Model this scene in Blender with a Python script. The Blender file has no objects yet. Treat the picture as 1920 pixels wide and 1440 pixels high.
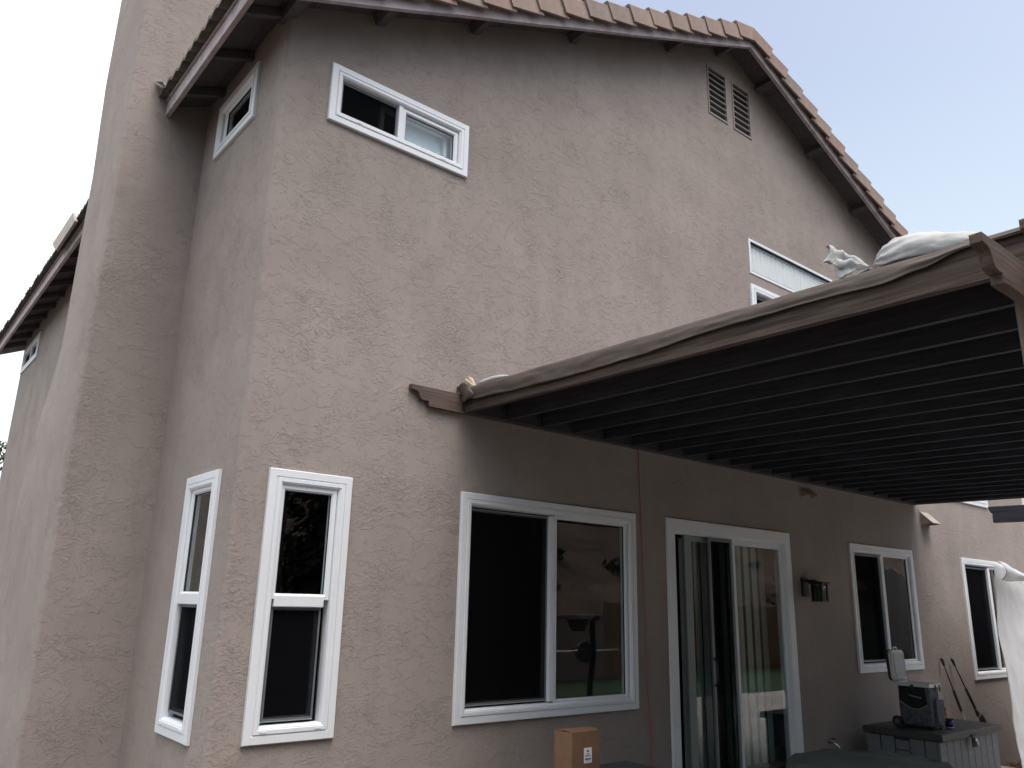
import bpy, math, random
from mathutils import Vector, Matrix, noise
random.seed(7)
R_ = math.radians
SC = bpy.context.scene

# ------------------------------------------------------------------ camera, world, sun, exposure
YAW, PITCH, ROLL, FPX = 0.68536143, 0.26892329, 0.02328684, 1496.7439
CAM = Vector((0.0, -4.7, 1.45))
def make_camera():
    cy, sy, cp, sp, cr, sr = math.cos(YAW), math.sin(YAW), math.cos(PITCH), math.sin(PITCH), math.cos(ROLL), math.sin(ROLL)
    f = Vector((sy*cp, cy*cp, sp)); rt = Vector((cy, -sy, 0)); up = rt.cross(f)
    r2 = cr*rt + sr*up; u2 = -sr*rt + cr*up
    cd = bpy.data.cameras.new('camera'); cam = bpy.data.objects.new('camera', cd)
    SC.collection.objects.link(cam)
    m = Matrix((( r2.x, u2.x, -f.x, CAM.x), (r2.y, u2.y, -f.y, CAM.y), (r2.z, u2.z, -f.z, CAM.z), (0, 0, 0, 1)))
    cam.matrix_world = m
    cd.sensor_width = 36; cd.lens = FPX/1920*36; cd.clip_start = 0.05; cd.clip_end = 800
    SC.camera = cam
make_camera()
SUN_AZ, SUN_EL = -172.0, 70.0          # azimuth from +Y towards +X, degrees
world = bpy.data.worlds.new('World'); SC.world = world; world.use_nodes = True
wn = world.node_tree.nodes; wl = world.node_tree.links
sky = wn.new('ShaderNodeTexSky'); sky.sky_type = 'NISHITA'; sky.sun_disc = False
sky.sun_elevation = R_(SUN_EL); sky.sun_rotation = R_(SUN_AZ)
sky.altitude = 100; sky.air_density = 1.0; sky.dust_density = 8.0; sky.ozone_density = 1.0
hsv = wn.new('ShaderNodeHueSaturation'); hsv.inputs['Saturation'].default_value = 0.80; hsv.inputs['Value'].default_value = 0.78
wl.new(sky.outputs[0], hsv.inputs['Color'])
bg = wn['Background']; bg.inputs['Strength'].default_value = 0.15
# a bright bank of thin cloud fills the left of the sky
tcw = wn.new('ShaderNodeTexCoord'); dt = wn.new('ShaderNodeVectorMath'); dt.operation = 'DOT_PRODUCT'
wl.new(tcw.outputs['Generated'], dt.inputs[0]); dt.inputs[1].default_value = Vector((-0.62, 0.70, 0.35)).normalized()
cn = wn.new('ShaderNodeTexNoise'); cn.inputs['Scale'].default_value = 1.6; cn.inputs['Detail'].default_value = 5
wl.new(tcw.outputs['Generated'], cn.inputs['Vector'])
ad = wn.new('ShaderNodeMath'); ad.operation = 'MULTIPLY_ADD'; wl.new(cn.outputs['Fac'], ad.inputs[0]); ad.inputs[1].default_value = 0.25; wl.new(dt.outputs['Value'], ad.inputs[2])
mr = wn.new('ShaderNodeMapRange'); mr.interpolation_type = 'SMOOTHSTEP'
mr.inputs[1].default_value = 0.55; mr.inputs[2].default_value = 1.02; wl.new(ad.outputs[0], mr.inputs[0])
mxw = wn.new('ShaderNodeMix'); mxw.data_type = 'RGBA'; wl.new(mr.outputs[0], mxw.inputs[0])
wl.new(hsv.outputs[0], mxw.inputs[6]); mxw.inputs[7].default_value = (6.2, 6.15, 6.1, 1)
# pale haze towards the horizon
sx = wn.new('ShaderNodeSeparateXYZ'); wl.new(tcw.outputs['Generated'], sx.inputs[0])
mh = wn.new('ShaderNodeMapRange'); mh.interpolation_type = 'SMOOTHSTEP'
mh.inputs[1].default_value = 0.68; mh.inputs[2].default_value = 0.30; mh.inputs[3].default_value = 0.0; mh.inputs[4].default_value = 0.6
wl.new(sx.outputs['Z'], mh.inputs[0])
mxh = wn.new('ShaderNodeMix'); mxh.data_type = 'RGBA'; wl.new(mh.outputs[0], mxh.inputs[0])
wl.new(mxw.outputs[2], mxh.inputs[6]); mxh.inputs[7].default_value = (2.3, 2.72, 2.95, 1)
wl.new(mxh.outputs[2], bg.inputs['Color'])
sd = bpy.data.lights.new('sun', 'SUN'); sd.energy = 0.5; sd.angle = R_(60); sd.color = (1.0, 0.975, 0.95)
sun = bpy.data.objects.new('sun', sd); SC.collection.objects.link(sun)
az, el = R_(SUN_AZ), R_(SUN_EL)
sdir = Vector((math.sin(az)*math.cos(el), math.cos(az)*math.cos(el), math.sin(el)))
sun.rotation_euler = (-sdir).to_track_quat('-Z', 'Y').to_euler()
SC.view_settings.view_transform = 'Standard'; SC.view_settings.look = 'None'
SC.view_settings.gamma = 1.0; SC.view_settings.use_curve_mapping = False
SC.view_settings.exposure = 1.32
SC.cycles.use_denoising = True
SC.cycles.max_bounces = 8; SC.cycles.transparent_max_bounces = 16

# ------------------------------------------------------------------ materials
def lin(c): return tuple(c)+(1.0,) if len(c) == 3 else c
def mat(name, col, rough=0.7, metal=0.0, var=0.0, scale=6.0, bump=0.0, bscale=60.0, stretch=(1,1,1), spec=0.5, col2=None, bdist=0.002, streak=False):
    m = bpy.data.materials.new(name); m.use_nodes = True
    n = m.node_tree.nodes; l = m.node_tree.links; b = n['Principled BSDF']
    b.inputs['Base Color'].default_value = lin(col); b.inputs['Roughness'].default_value = rough
    b.inputs['Metallic'].default_value = metal; b.inputs['Specular IOR Level'].default_value = spec
    tc = n.new('ShaderNodeTexCoord'); mp = n.new('ShaderNodeMapping'); mp.inputs['Scale'].default_value = stretch
    l.new(tc.outputs['Object'], mp.inputs['Vector'])
    if var > 0 or col2:
        t = n.new('ShaderNodeTexNoise'); t.inputs['Scale'].default_value = scale; t.inputs['Detail'].default_value = 6
        l.new(mp.outputs[0], t.inputs['Vector'])
        cr = n.new('ShaderNodeValToRGB'); cr.color_ramp.elements[0].position = 0.32; cr.color_ramp.elements[1].position = 0.68
        c2 = col2 if col2 else [c*(1+var) for c in col]; c1 = col if col2 else [c*(1-var) for c in col]
        cr.color_ramp.elements[0].color = lin(c1); cr.color_ramp.elements[1].color = lin(c2)
        l.new(t.outputs['Fac'], cr.inputs[0]); l.new(cr.outputs[0], b.inputs['Base Color'])
    if bump > 0:
        t = n.new('ShaderNodeTexNoise'); t.inputs['Scale'].default_value = bscale; t.inputs['Detail'].default_value = 4
        l.new(mp.outputs[0], t.inputs['Vector'])
        bp = n.new('ShaderNodeBump'); bp.inputs['Strength'].default_value = bump; bp.inputs['Distance'].default_value = bdist
        l.new(t.outputs['Fac'], bp.inputs['Height']); l.new(bp.outputs[0], b.inputs['Normal'])
    return m

def stucco():
    m = bpy.data.materials.new('stucco'); m.use_nodes = True
    n = m.node_tree.nodes; l = m.node_tree.links; b = n['Principled BSDF']
    b.inputs['Roughness'].default_value = 0.88; b.inputs['Specular IOR Level'].default_value = 0.2
    geo = n.new('ShaderNodeNewGeometry')
    def N(scale, detail, src, rough=0.55, dist=0.0):
        t = n.new('ShaderNodeTexNoise'); t.inputs['Scale'].default_value = scale; t.inputs['Detail'].default_value = detail
        t.inputs['Roughness'].default_value = rough; t.inputs['Distortion'].default_value = dist
        l.new(src, t.inputs['Vector']); return t.outputs['Fac']
    def MR(src, a, b_, c=0.0, d=1.0):
        t = n.new('ShaderNodeMapRange'); t.interpolation_type = 'SMOOTHSTEP'
        t.inputs[1].default_value = a; t.inputs[2].default_value = b_; t.inputs[3].default_value = c; t.inputs[4].default_value = d
        l.new(src, t.inputs[0]); return t.outputs[0]
    def M(op, a, b_):
        t = n.new('ShaderNodeMath'); t.operation = op
        for i, v in enumerate((a, b_)):
            if isinstance(v, (int, float)): t.inputs[i].default_value = v
            else: l.new(v, t.inputs[i])
        return t.outputs[0]
    pos = geo.outputs['Position']
    mp = n.new('ShaderNodeMapping'); mp.inputs['Scale'].default_value = (1, 1, 1.35); l.new(pos, mp.inputs['Vector'])
    # troweled plateaus: sharp-edged steps, in patches
    s1 = MR(N(20, 4, mp.outputs[0], 0.62, 1.0), 0.50, 0.545)
    s2 = MR(N(42, 4, mp.outputs[0], 0.6, 0.8), 0.49, 0.55)
    s3 = MR(N(9, 5, mp.outputs[0], 0.68, 0.7), 0.53, 0.55)
    patch = MR(N(1.7, 4, pos, 0.6), 0.46, 0.68)
    patch2 = MR(N(2.6, 4, pos, 0.6, 0.4), 0.48, 0.66)
    h = M('ADD', M('MULTIPLY', M('MULTIPLY', s1, patch2), 0.45), M('MULTIPLY', M('MULTIPLY', s2, patch), 0.36))
    h = M('ADD', h, M('MULTIPLY', s3, 0.30))
    h = M('ADD', h, M('MULTIPLY', N(4.5, 3, pos), 0.5))
    h = M('ADD', h, M('MULTIPLY', N(95, 4, pos, 0.65), 0.24))
    bp = n.new('ShaderNodeBump'); bp.inputs['Strength'].default_value = 1.0; bp.inputs['Distance'].default_value = 0.0055
    l.new(h, bp.inputs['Height']); l.new(bp.outputs[0], b.inputs['Normal'])
    # paint colour: broad, faintly mottled, weather-streaked
    c1 = n.new('ShaderNodeMix'); c1.data_type = 'RGBA'
    l.new(MR(N(0.9, 5, pos, 0.6, 0.5), 0.3, 0.7), c1.inputs[0])
    c1.inputs[6].default_value = lin((0.250, 0.2215, 0.206)); c1.inputs[7].default_value = lin((0.286, 0.256, 0.238))
    mp2 = n.new('ShaderNodeMapping'); mp2.inputs['Scale'].default_value = (3.0, 3.0, 0.35); l.new(pos, mp2.inputs['Vector'])
    c2 = n.new('ShaderNodeMix'); c2.data_type = 'RGBA'
    l.new(MR(N(1.6, 5, mp2.outputs[0], 0.6), 0.45, 0.85, 0.0, 0.5), c2.inputs[0])
    l.new(c1.outputs[2], c2.inputs[6]); c2.inputs[7].default_value = lin((0.213, 0.190, 0.178))
    c3 = n.new('ShaderNodeMix'); c3.data_type = 'RGBA'
    l.new(MR(N(7, 5, pos, 0.7, 0.6), 0.48, 0.78, 0.0, 0.28), c3.inputs[0])
    l.new(c2.outputs[2], c3.inputs[6]); c3.inputs[7].default_value = lin((0.196, 0.172, 0.162))
    l.new(c3.outputs[2], b.inputs['Base Color'])
    return m

def wood(name, col, scale=(2.5, 60, 60), var=0.35, rough=0.75, bump=0.6):
    m = bpy.data.materials.new(name); m.use_nodes = True
    n = m.node_tree.nodes; l = m.node_tree.links; b = n['Principled BSDF']
    b.inputs['Roughness'].default_value = rough; b.inputs['Specular IOR Level'].default_value = 0.3
    tc = n.new('ShaderNodeTexCoord'); mp = n.new('ShaderNodeMapping'); mp.inputs['Scale'].default_value = scale
    l.new(tc.outputs['Object'], mp.inputs['Vector'])
    t = n.new('ShaderNodeTexNoise'); t.inputs['Scale'].default_value = 1.0; t.inputs['Detail'].default_value = 6; t.inputs['Distortion'].default_value = 0.4
    l.new(mp.outputs[0], t.inputs['Vector'])
    cr = n.new('ShaderNodeValToRGB')
    e = cr.color_ramp.elements; e[0].position = 0.3; e[1].position = 0.7
    e[0].color = lin([c*(1-var) for c in col]); e[1].color = lin([c*(1+var) for c in col])
    l.new(t.outputs['Fac'], cr.inputs[0]); l.new(cr.outputs[0], b.inputs['Base Color'])
    bp = n.new('ShaderNodeBump'); bp.inputs['Strength'].default_value = bump; bp.inputs['Distance'].default_value = 0.004
    l.new(t.outputs['Fac'], bp.inputs['Height']); l.new(bp.outputs[0], b.inputs['Normal'])
    return m

def glass(name, tint, ior=1.5, rough=0.0, wav=0.0):
    m = bpy.data.materials.new(name); m.use_nodes = True
    n = m.node_tree.nodes; l = m.node_tree.links; n.remove(n['Principled BSDF']); out = n['Material Output']
    tr = n.new('ShaderNodeBsdfTransparent'); tr.inputs[0].default_value = lin(tint)
    gl = n.new('ShaderNodeBsdfGlossy'); gl.inputs['Roughness'].default_value = rough
    fr = n.new('ShaderNodeFresnel'); g0 = n.new('ShaderNodeNewGeometry')
    im = n.new('ShaderNodeMapRange'); im.inputs[3].default_value = ior; im.inputs[4].default_value = 1/ior    # same reflectance on both faces of the thin pane
    l.new(g0.outputs['Backfacing'], im.inputs[0]); l.new(im.outputs[0], fr.inputs[0])
    mx = n.new('ShaderNodeMixShader'); l.new(fr.outputs[0], mx.inputs[0]); l.new(tr.outputs[0], mx.inputs[1]); l.new(gl.outputs[0], mx.inputs[2])
    if wav > 0:
        geo = n.new('ShaderNodeNewGeometry')
        t = n.new('ShaderNodeTexNoise'); t.inputs['Scale'].default_value = 2.2; t.inputs['Detail'].default_value = 1
        l.new(geo.outputs['Position'], t.inputs['Vector'])
        bp = n.new('ShaderNodeBump'); bp.inputs['Strength'].default_value = 0.5; bp.inputs['Distance'].default_value = wav
        l.new(t.outputs['Fac'], bp.inputs['Height']); l.new(bp.outputs[0], gl.inputs['Normal'])
    l.new(mx.outputs[0], out.inputs[0]); return m

def screen_mat():
    m = bpy.data.materials.new('insect_screen'); m.use_nodes = True
    n = m.node_tree.nodes; l = m.node_tree.links; b = n['Principled BSDF']; out = n['Material Output']
    b.inputs['Base Color'].default_value = lin((0.006, 0.0065, 0.008)); b.inputs['Roughness'].default_value = 0.9; b.inputs['Specular IOR Level'].default_value = 0.0
    tr = n.new('ShaderNodeBsdfTransparent'); mx = n.new('ShaderNodeMixShader'); mx.inputs[0].default_value = 0.6
    l.new(tr.outputs[0], mx.inputs[1]); l.new(b.outputs[0], mx.inputs[2]); l.new(mx.outputs[0], out.inputs[0]); return m

M = {
 'stucco': stucco(),
 'vinyl': mat('white_vinyl', (0.62, 0.665, 0.71), 0.38, var=0.03, scale=3),
 'gasket': mat('dark_gasket', (0.03, 0.035, 0.04), 0.6),
 'greyframe': mat('grey_metal_frame', (0.12, 0.14, 0.16), 0.45, 0.2),
 'glass': glass('window_glass', (0.91, 0.94, 0.94), ior=1.55, wav=0.0006),
 'screen': screen_mat(),
 'trim': mat('painted_trim', (0.37, 0.325, 0.345), 0.7, var=0.2, scale=9, bump=0.25, bscale=30),
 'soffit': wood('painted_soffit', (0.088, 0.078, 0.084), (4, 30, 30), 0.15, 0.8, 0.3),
 'tile': mat('concrete_tile', (0.185, 0.140, 0.122), 0.9, var=0.0, scale=5, bump=0.7, bscale=60, col2=(0.265, 0.205, 0.178)),
 'eavetile': mat('eave_tile_shaded', (0.075, 0.070, 0.066), 0.9, scale=9, bump=0.5, bscale=90, col2=(0.13, 0.12, 0.105)),  # darker copy of the tile colour, shade of the eave edge painted in
 'tile2': mat('concrete_tile_greyed', (0.150, 0.125, 0.113), 0.9, scale=5, bump=0.7, bscale=60, col2=(0.245, 0.20, 0.178)),
 'tile3': mat('concrete_tile_red', (0.195, 0.135, 0.112), 0.9, scale=5, bump=0.7, bscale=60, col2=(0.26, 0.195, 0.165)),
 'beam': wood('brown_beam', (0.064, 0.048, 0.041), (60, 2.2, 55), 0.5, 0.85, 1.0),
 'beamx': wood('brown_beam_cross', (0.085, 0.062, 0.053), (3, 50, 50), 0.35, 0.8, 0.7),
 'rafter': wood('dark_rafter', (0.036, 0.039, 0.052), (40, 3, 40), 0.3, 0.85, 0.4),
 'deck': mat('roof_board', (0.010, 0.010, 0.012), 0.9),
 'tarp': mat('brown_tarp', (0.066, 0.051, 0.044), 0.7, var=0.12, scale=4, bump=0.2, bscale=14, bdist=0.01),
 'post': wood('weathered_post', (0.15, 0.12, 0.10), (50, 50, 3), 0.3),
 'louver': mat('louver_paint', (0.24, 0.215, 0.195), 0.7),
 'black': mat('black_void', (0.008, 0.008, 0.009), 0.9),
 'metalflash': mat('painted_flashing', (0.30, 0.265, 0.24), 0.7, var=0.15, scale=8),
 'room': mat('room_paint', (0.07, 0.066, 0.062), 0.9),
 'roomfloor': mat('room_floor', (0.12, 0.07, 0.04), 0.6),
 'blind': mat('vertical_blind', (0.90, 0.86, 0.86), 0.7),
 'blindteal': mat('roller_blind', (0.74, 0.86, 0.93), 0.7),
 'curtain': mat('door_blind', (0.34, 0.43, 0.42), 0.8, var=0.1),
 'lantern': mat('black_lantern_metal', (0.010, 0.012, 0.014), 0.45, 0.6),
 'lampglass': glass('lantern_glass', (0.5, 0.54, 0.5), 1.5),
 'frost': mat('frosted_glass', (0.26, 0.28, 0.25), 0.5),
 'cord': mat('orange_cord', (0.40, 0.06, 0.035), 0.5),
 'carton': mat('cardboard', (0.17, 0.098, 0.056), 0.85, var=0.10, scale=14, bump=0.15),
 'paper': mat('label_paper', (0.72, 0.76, 0.80), 0.6),
 'ink': mat('label_ink', (0.01, 0.015, 0.05), 0.6),
 'tape': mat('packing_tape', (0.34, 0.21, 0.12), 0.35),
 'resin': mat('deck_box_resin', (0.135, 0.148, 0.165), 0.6, var=0.15, scale=30, bump=0.5, bscale=120),
 'resinlid': mat('deck_box_lid', (0.035, 0.038, 0.038), 0.55, var=0.2, scale=20, bump=0.5, bscale=150),
 'chrome': mat('bright_metal', (0.6, 0.6, 0.6), 0.25, 1.0),
 'coolfab': mat('cooler_fabric', (0.075, 0.085, 0.105), 0.9, var=0.35, scale=25, bump=0.6, bscale=200),
 'coolblack': mat('cooler_black_mesh', (0.010, 0.010, 0.012), 0.9, bump=0.4, bscale=300),
 'piping': mat('cooler_piping', (0.22, 0.23, 0.25), 0.7),
 'coolwhite': mat('cooler_plastic', (0.62, 0.63, 0.63), 0.45, var=0.06),
 'coolinner': mat('cooler_liner', (0.30, 0.325, 0.36), 0.4),
 'rubber': mat('black_rubber', (0.012, 0.012, 0.013), 0.6),
 'tool': mat('tool_shaft', (0.03, 0.032, 0.036), 0.4, 0.4),
 'red': mat('red_grip', (0.25, 0.04, 0.02), 0.5),
 'tub': mat('navy_tub', (0.012, 0.014, 0.07), 0.4),
 'tubwhite': mat('tub_lettering_band', (0.45, 0.45, 0.5), 0.5),
 'cover': mat('grey_green_cover', (0.075, 0.090, 0.084), 0.7, var=0.15, scale=6, bump=0.3, bscale=20, bdist=0.01),
 'darkbox': mat('dark_resin_box', (0.045, 0.052, 0.052), 0.6, var=0.1, bump=0.3, bscale=120),
 'bag': mat('woven_sandbag', (0.34, 0.36, 0.37), 0.8, var=0.14, scale=14, bump=0.9, bscale=24, stretch=(1, .3, 1), bdist=.008),
 'bagtan': mat('tan_bag_knot', (0.36, 0.30, 0.23), 0.8, var=0.25, scale=20),
 'sheet': mat('white_plastic_sheet', (0.50, 0.525, 0.55), 0.5, var=0.04, scale=3),
 'concrete': mat('concrete_slab', (0.38, 0.36, 0.34), 0.9, var=0.12, scale=3, bump=0.4, bscale=60),
 'mulch': mat('brown_mulch', (0.10, 0.065, 0.04), 0.95, var=0.6, scale=40, bump=1.0, bscale=60, bdist=0.02),
 'dirt': mat('dry_ground', (0.095, 0.078, 0.065), 0.95, var=0.3, scale=1.2),
 'turf': mat('lawn', (0.022, 0.052, 0.018), 0.95, var=0.3, scale=20),
 'hill': mat('dry_hillside', (0.045, 0.030, 0.022), 0.95, scale=0.9, col2=(0.115, 0.072, 0.055), bump=0.8, bscale=2, bdist=0.2),
 'gardenwall': mat('pink_garden_wall', (0.20, 0.135, 0.135), 0.9, var=0.1, scale=2),
 'fence': wood('fence_board', (0.16, 0.10, 0.065), (12, 12, 1.5), 0.4, 0.85),
 'leaf': mat('tree_leaf', (0.045, 0.075, 0.025), 0.7, var=0.4, scale=2),
 'leaf2': mat('shrub_leaf', (0.018, 0.024, 0.012), 0.8, var=0.4, scale=1),
 'blossom': mat('white_blossom', (0.7, 0.7, 0.68), 0.7),
 'bark': mat('tree_bark', (0.10, 0.075, 0.055), 0.9, var=0.3),
 'shedwall': mat('pale_shed_wall', (0.52, 0.55, 0.45), 0.8),
 'solar': mat('conduit_metal', (0.25, 0.25, 0.26), 0.5, 0.5),
}

# ------------------------------------------------------------------ mesh helpers
WO = {}     # object -> world origin
class G:
    def __init__(s): s.v = []; s.f = []; s.sm = []
    def add(s, vs, fs, smooth=False):
        o = len(s.v); s.v += [Vector(p) for p in vs]; s.f += [tuple(i+o for i in q) for q in fs]; s.sm += [smooth]*len(fs); return s
    def box(s, x0, x1, y0, y1, z0, z1):
        x0, x1 = sorted((x0, x1)); y0, y1 = sorted((y0, y1)); z0, z1 = sorted((z0, z1))
        return s.add([(x0,y0,z0),(x1,y0,z0),(x1,y1,z0),(x0,y1,z0),(x0,y0,z1),(x1,y0,z1),(x1,y1,z1),(x0,y1,z1)],
                     [(0,3,2,1),(4,5,6,7),(0,1,5,4),(1,2,6,5),(2,3,7,6),(3,0,4,7)])
    def prism(s, pts, d, smooth=False):
        """extrude a closed 3-D polygon by vector d"""
        n = len(pts); d = Vector(d); a = [Vector(p) for p in pts]
        nrm = Vector((0,0,0))
        for i in range(n): nrm += (a[i]-a[0]).cross(a[(i+1) % n]-a[0])
        if nrm.dot(d) > 0: a = a[::-1]
        s.add(a + [p+d for p in a], [tuple(range(n)), tuple(range(2*n-1, n-1, -1))])
        o = len(s.v)-2*n
        for i in range(n):
            j = (i+1) % n
            s.f.append((o+j, o+i, o+n+i, o+n+j)); s.sm.append(smooth)
        return s
    def tube(s, pts, r, n=10, cap=True, smooth=True):
        pts = [Vector(p) for p in pts]; rs = r if isinstance(r, (list, tuple)) else [r]*len(pts)
        o = len(s.v); t0 = (pts[1]-pts[0]).normalized(); a = Vector((0,0,1)) if abs(t0.z) < .9 else Vector((1,0,0))
        u = t0.cross(a).normalized()
        for i, p in enumerate(pts):
            t = (pts[min(i+1, len(pts)-1)]-pts[max(i-1, 0)]).normalized()
            u = (u - t*u.dot(t)).normalized(); w = t.cross(u)
            for k in range(n):
                an = 2*math.pi*k/n; s.v.append(p + (u*math.cos(an)+w*math.sin(an))*rs[i])
        for i in range(len(pts)-1):
            for k in range(n):
                s.f.append((o+i*n+k, o+i*n+(k+1) % n, o+(i+1)*n+(k+1) % n, o+(i+1)*n+k)); s.sm.append(smooth)
        if cap:
            s.f.append(tuple(o+k for k in range(n-1, -1, -1))); s.sm.append(False)
            s.f.append(tuple(o+(len(pts)-1)*n+k for k in range(n))); s.sm.append(False)
        return s
    def grid(s, fn, nu, nv, smooth=True, closeu=False):
        o = len(s.v)
        for j in range(nv+1):
            for i in range(nu + (0 if closeu else 1)):
                s.v.append(Vector(fn(i/nu, j/nv)))
        w = nu if closeu else nu+1
        for j in range(nv):
            for i in range(nu):
                i2 = (i+1) % w
                s.f.append((o+j*w+i, o+j*w+i2, o+(j+1)*w+i2, o+(j+1)*w+i)); s.sm.append(smooth)
        return s
    def build(s, name, m, parent=None, origin=None, label=None, cat=None, group=None, kind=None, bevel=0, solid=0):
        if origin is None:
            c = [sum((p[i] for p in s.v))/len(s.v) for i in range(3)]; origin = Vector(c)
        origin = Vector(origin)
        me = bpy.data.meshes.new(name); me.from_pydata([p-origin for p in s.v], [], s.f); me.update()
        if any(s.sm): me.polygons.foreach_set('use_smooth', s.sm)
        me.materials.append(M[m] if isinstance(m, str) else m)
        o = bpy.data.objects.new(name, me); SC.collection.objects.link(o)
        setp(o, parent, origin); tag(o, label, cat, group, kind)
        if solid:
            md = o.modifiers.new('thick', 'SOLIDIFY'); md.thickness = solid; md.offset = 0
        if bevel:
            md = o.modifiers.new('bev', 'BEVEL'); md.width = bevel; md.segments = 2; md.limit_method = 'ANGLE'; md.angle_limit = R_(40)
        return o
def setp(o, parent, origin):
    WO[o.name] = Vector(origin)
    if parent is not None:
        o.parent = parent; o.location = Vector(origin) - WO[parent.name]
    else: o.location = origin
def tag(o, label=None, cat=None, group=None, kind=None):
    for k, v in (('label', label), ('category', cat), ('group', group), ('kind', kind)):
        if v: o[k] = v
def empty(name, loc, label=None, cat=None, group=None, parent=None):
    o = bpy.data.objects.new(name, None); SC.collection.objects.link(o); o.empty_display_size = .1
    setp(o, parent, Vector(loc)); tag(o, label, cat, group); return o
def dup(src, dv, parent=None, mesh_mat=None):
    """copy a single mesh object, shifted by dv, sharing the mesh"""
    c = src.copy(); SC.collection.objects.link(c); c.location = src.location + Vector(dv)
    if parent is not None: c.parent = parent
    WO[c.name] = WO[src.name] + Vector(dv)
    return c

# ------------------------------------------------------------------ dimensions
GZ = -0.43                      # ground level
XW = 1.741                      # left corner of the rear wall (rear wall: plane y = 0, side wall: plane x = XW)
XR, YB = 15.2, 10.1             # right end and depth of the house
PX, PZ = 7.06, 7.737            # peak of the barge board's lower edge
SL, SR = 0.447, 0.4325          # roof slopes
def zb(x): return PZ - (SL*(PX-x) if x < PX else SR*(x-PX))     # lower edge of barge board
def zs(x): return zb(x) + 0.13                                   # underside of the sheathing
BO = 0.30                       # rake overhang
RC = 0.035                      # bull-nose radius

# ------------------------------------------------------------------ ground and the yard behind the camera
def ring(fn, n=8): return fn
g = G(); g.grid(lambda u, v: (-250+500*u, -250+500*v, GZ-0.02), 8, 8, False)
g.build('ground', 'dirt', kind='structure', origin=(0,0,GZ))
g = G(); g.box(3.6, 12.15, -7.0, 0.02, GZ-.12, GZ); g.build('patio_slab', 'concrete', kind='structure', bevel=.01)
g = G(); g.box(12.17, 17.5, -1.9, 0.02, GZ-.2, GZ-.005); g.build('mulch_bed', 'mulch', kind='structure')
g = G(); g.box(-6, 25.9, -11.2, -7.02, GZ-.15, GZ+.01); g.build('lawn', 'turf', kind='structure')
g = G(); g.box(12.17, 25.9, -7.0, -1.92, GZ-.15, GZ+.0); g.build('side_path', 'concrete', kind='structure')
mc = G()
rr = random.Random(5)
for i in range(1500):
    x = rr.uniform(12.2, 16.5); y = rr.uniform(-1.85, -.02); a = rr.uniform(0, 6.3); L = rr.uniform(.015, .045); w = L*.4
    c = Vector((x, y, GZ+rr.uniform(0, .012))); d = Vector((math.cos(a), math.sin(a), rr.uniform(-.3, .3)))*L; e = Vector((-math.sin(a), math.cos(a), 0))*w
    mc.add([c-d-e, c+d-e, c+d+e, c-d+e], [(0, 1, 2, 3)])
mc.build('mulch_chips', 'mulch', kind='stuff', label='brown wood mulch chips beside the house wall')

# garden wall, fence, hillside: what the panes reflect
gw = G(); gw.box(-8, 16.5, -11.5, -11.22, GZ-.1, 1.15); gwo = gw.build('garden_wall', 'gardenwall', label='low pinkish stucco garden wall at the back of the yard', cat='garden wall', bevel=.01)
G().box(-8, 16.5, -11.55, -11.17, 1.153, 1.22).build('wall_cap', 'gardenwall', gwo, bevel=.01)
fb = empty('wooden_fence', (21, -11.3, GZ), 'grey brown board fence continuing the garden wall at the back', 'fence')
b1 = G().box(16.55, 16.68, -11.325, -11.30, GZ, 1.55).build('fence_board', 'fence', fb)
for k in range(1, 68): dup(b1, (k*.14, random.uniform(-.004, .004), random.uniform(-.01, .01)))
for z in (-.1, 1.15): G().box(16.55, 26.0, -11.37, -11.33, z, z+.09).build('fence_rail', 'fence', fb)
fe = empty('wooden_fence', (26.0, -4, GZ), 'brown upright board fence along the far side of the yard', 'fence')
b0 = G().box(26.0, 26.025, -11.1, -10.97, GZ, 1.5).build('fence_board', 'fence', fe)
for k in range(1, 76): dup(b0, (random.uniform(-.004, .004), k*.14, random.uniform(-.01, .01)))
for z in (-.1, 1.15): G().box(26.03, 26.07, -11.1, -.6, z, z+.09).build('fence_rail', 'fence', fe)
def hillz(x, y):
    d = max(0, -12.0-y); z = GZ + 0.62*d if d < 16 else GZ + .62*16 + .25*(d-16)
    dx = max(0, x-27); z2 = GZ + .5*min(dx, 18) 
    z = max(z, z2)
    return z + .5*noise.noise(Vector((x*.25, y*.25, 0)))*min(1, (d+dx)*.3) + .15*noise.noise(Vector((x, y, 3)))*min(1, (d+dx)*.3)
g = G(); g.grid(lambda u, v: (-45+125*u, -60+62*v, hillz(-45+125*u, -60+62*v) if not (-9 < -45+125*u < 27 and -60+62*v > -11.9) else GZ-.06), 125, 62)
g.build('hillside', 'hill', kind='structure', origin=(10, -30, 0))
def leaves(g, c, rad, n, size, rnd, flat=1.0):
    for i in range(n):
        while True:
            p = Vector((rnd.uniform(-1, 1), rnd.uniform(-1, 1), rnd.uniform(-1, 1)))
            if .25 < p.length < 1: break
        q = Vector((c[0]+p.x*rad[0], c[1]+p.y*rad[1], c[2]+p.z*rad[2])); s = size*rnd.uniform(.6, 1.4)
        a = Vector((rnd.gauss(0, 1), rnd.gauss(0, 1), rnd.gauss(0, 1))).normalized(); b = a.orthogonal().normalized(); cc = a.cross(b)
        g.add([q-b*s, q-cc*s*.45, q+b*s, q+cc*s*.45], [(0, 1, 2, 3)])
rs = random.Random(3); sh = G()
for i in range(130):
    x = rs.uniform(-5, 40); y = rs.uniform(-34, -13) if x < 27 else rs.uniform(-34, -2)
    if x > 27 and rs.random() < .2: continue
    r = rs.uniform(.3, 1.0); z = hillz(x, y)
    leaves(sh, (x, y, z+r*.4), (r, r, r*.7), 70, .16, rs)
sh.build('hillside_brush', 'leaf2', kind='stuff', label='dark green scrub bushes scattered over the dry hillside')
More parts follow.
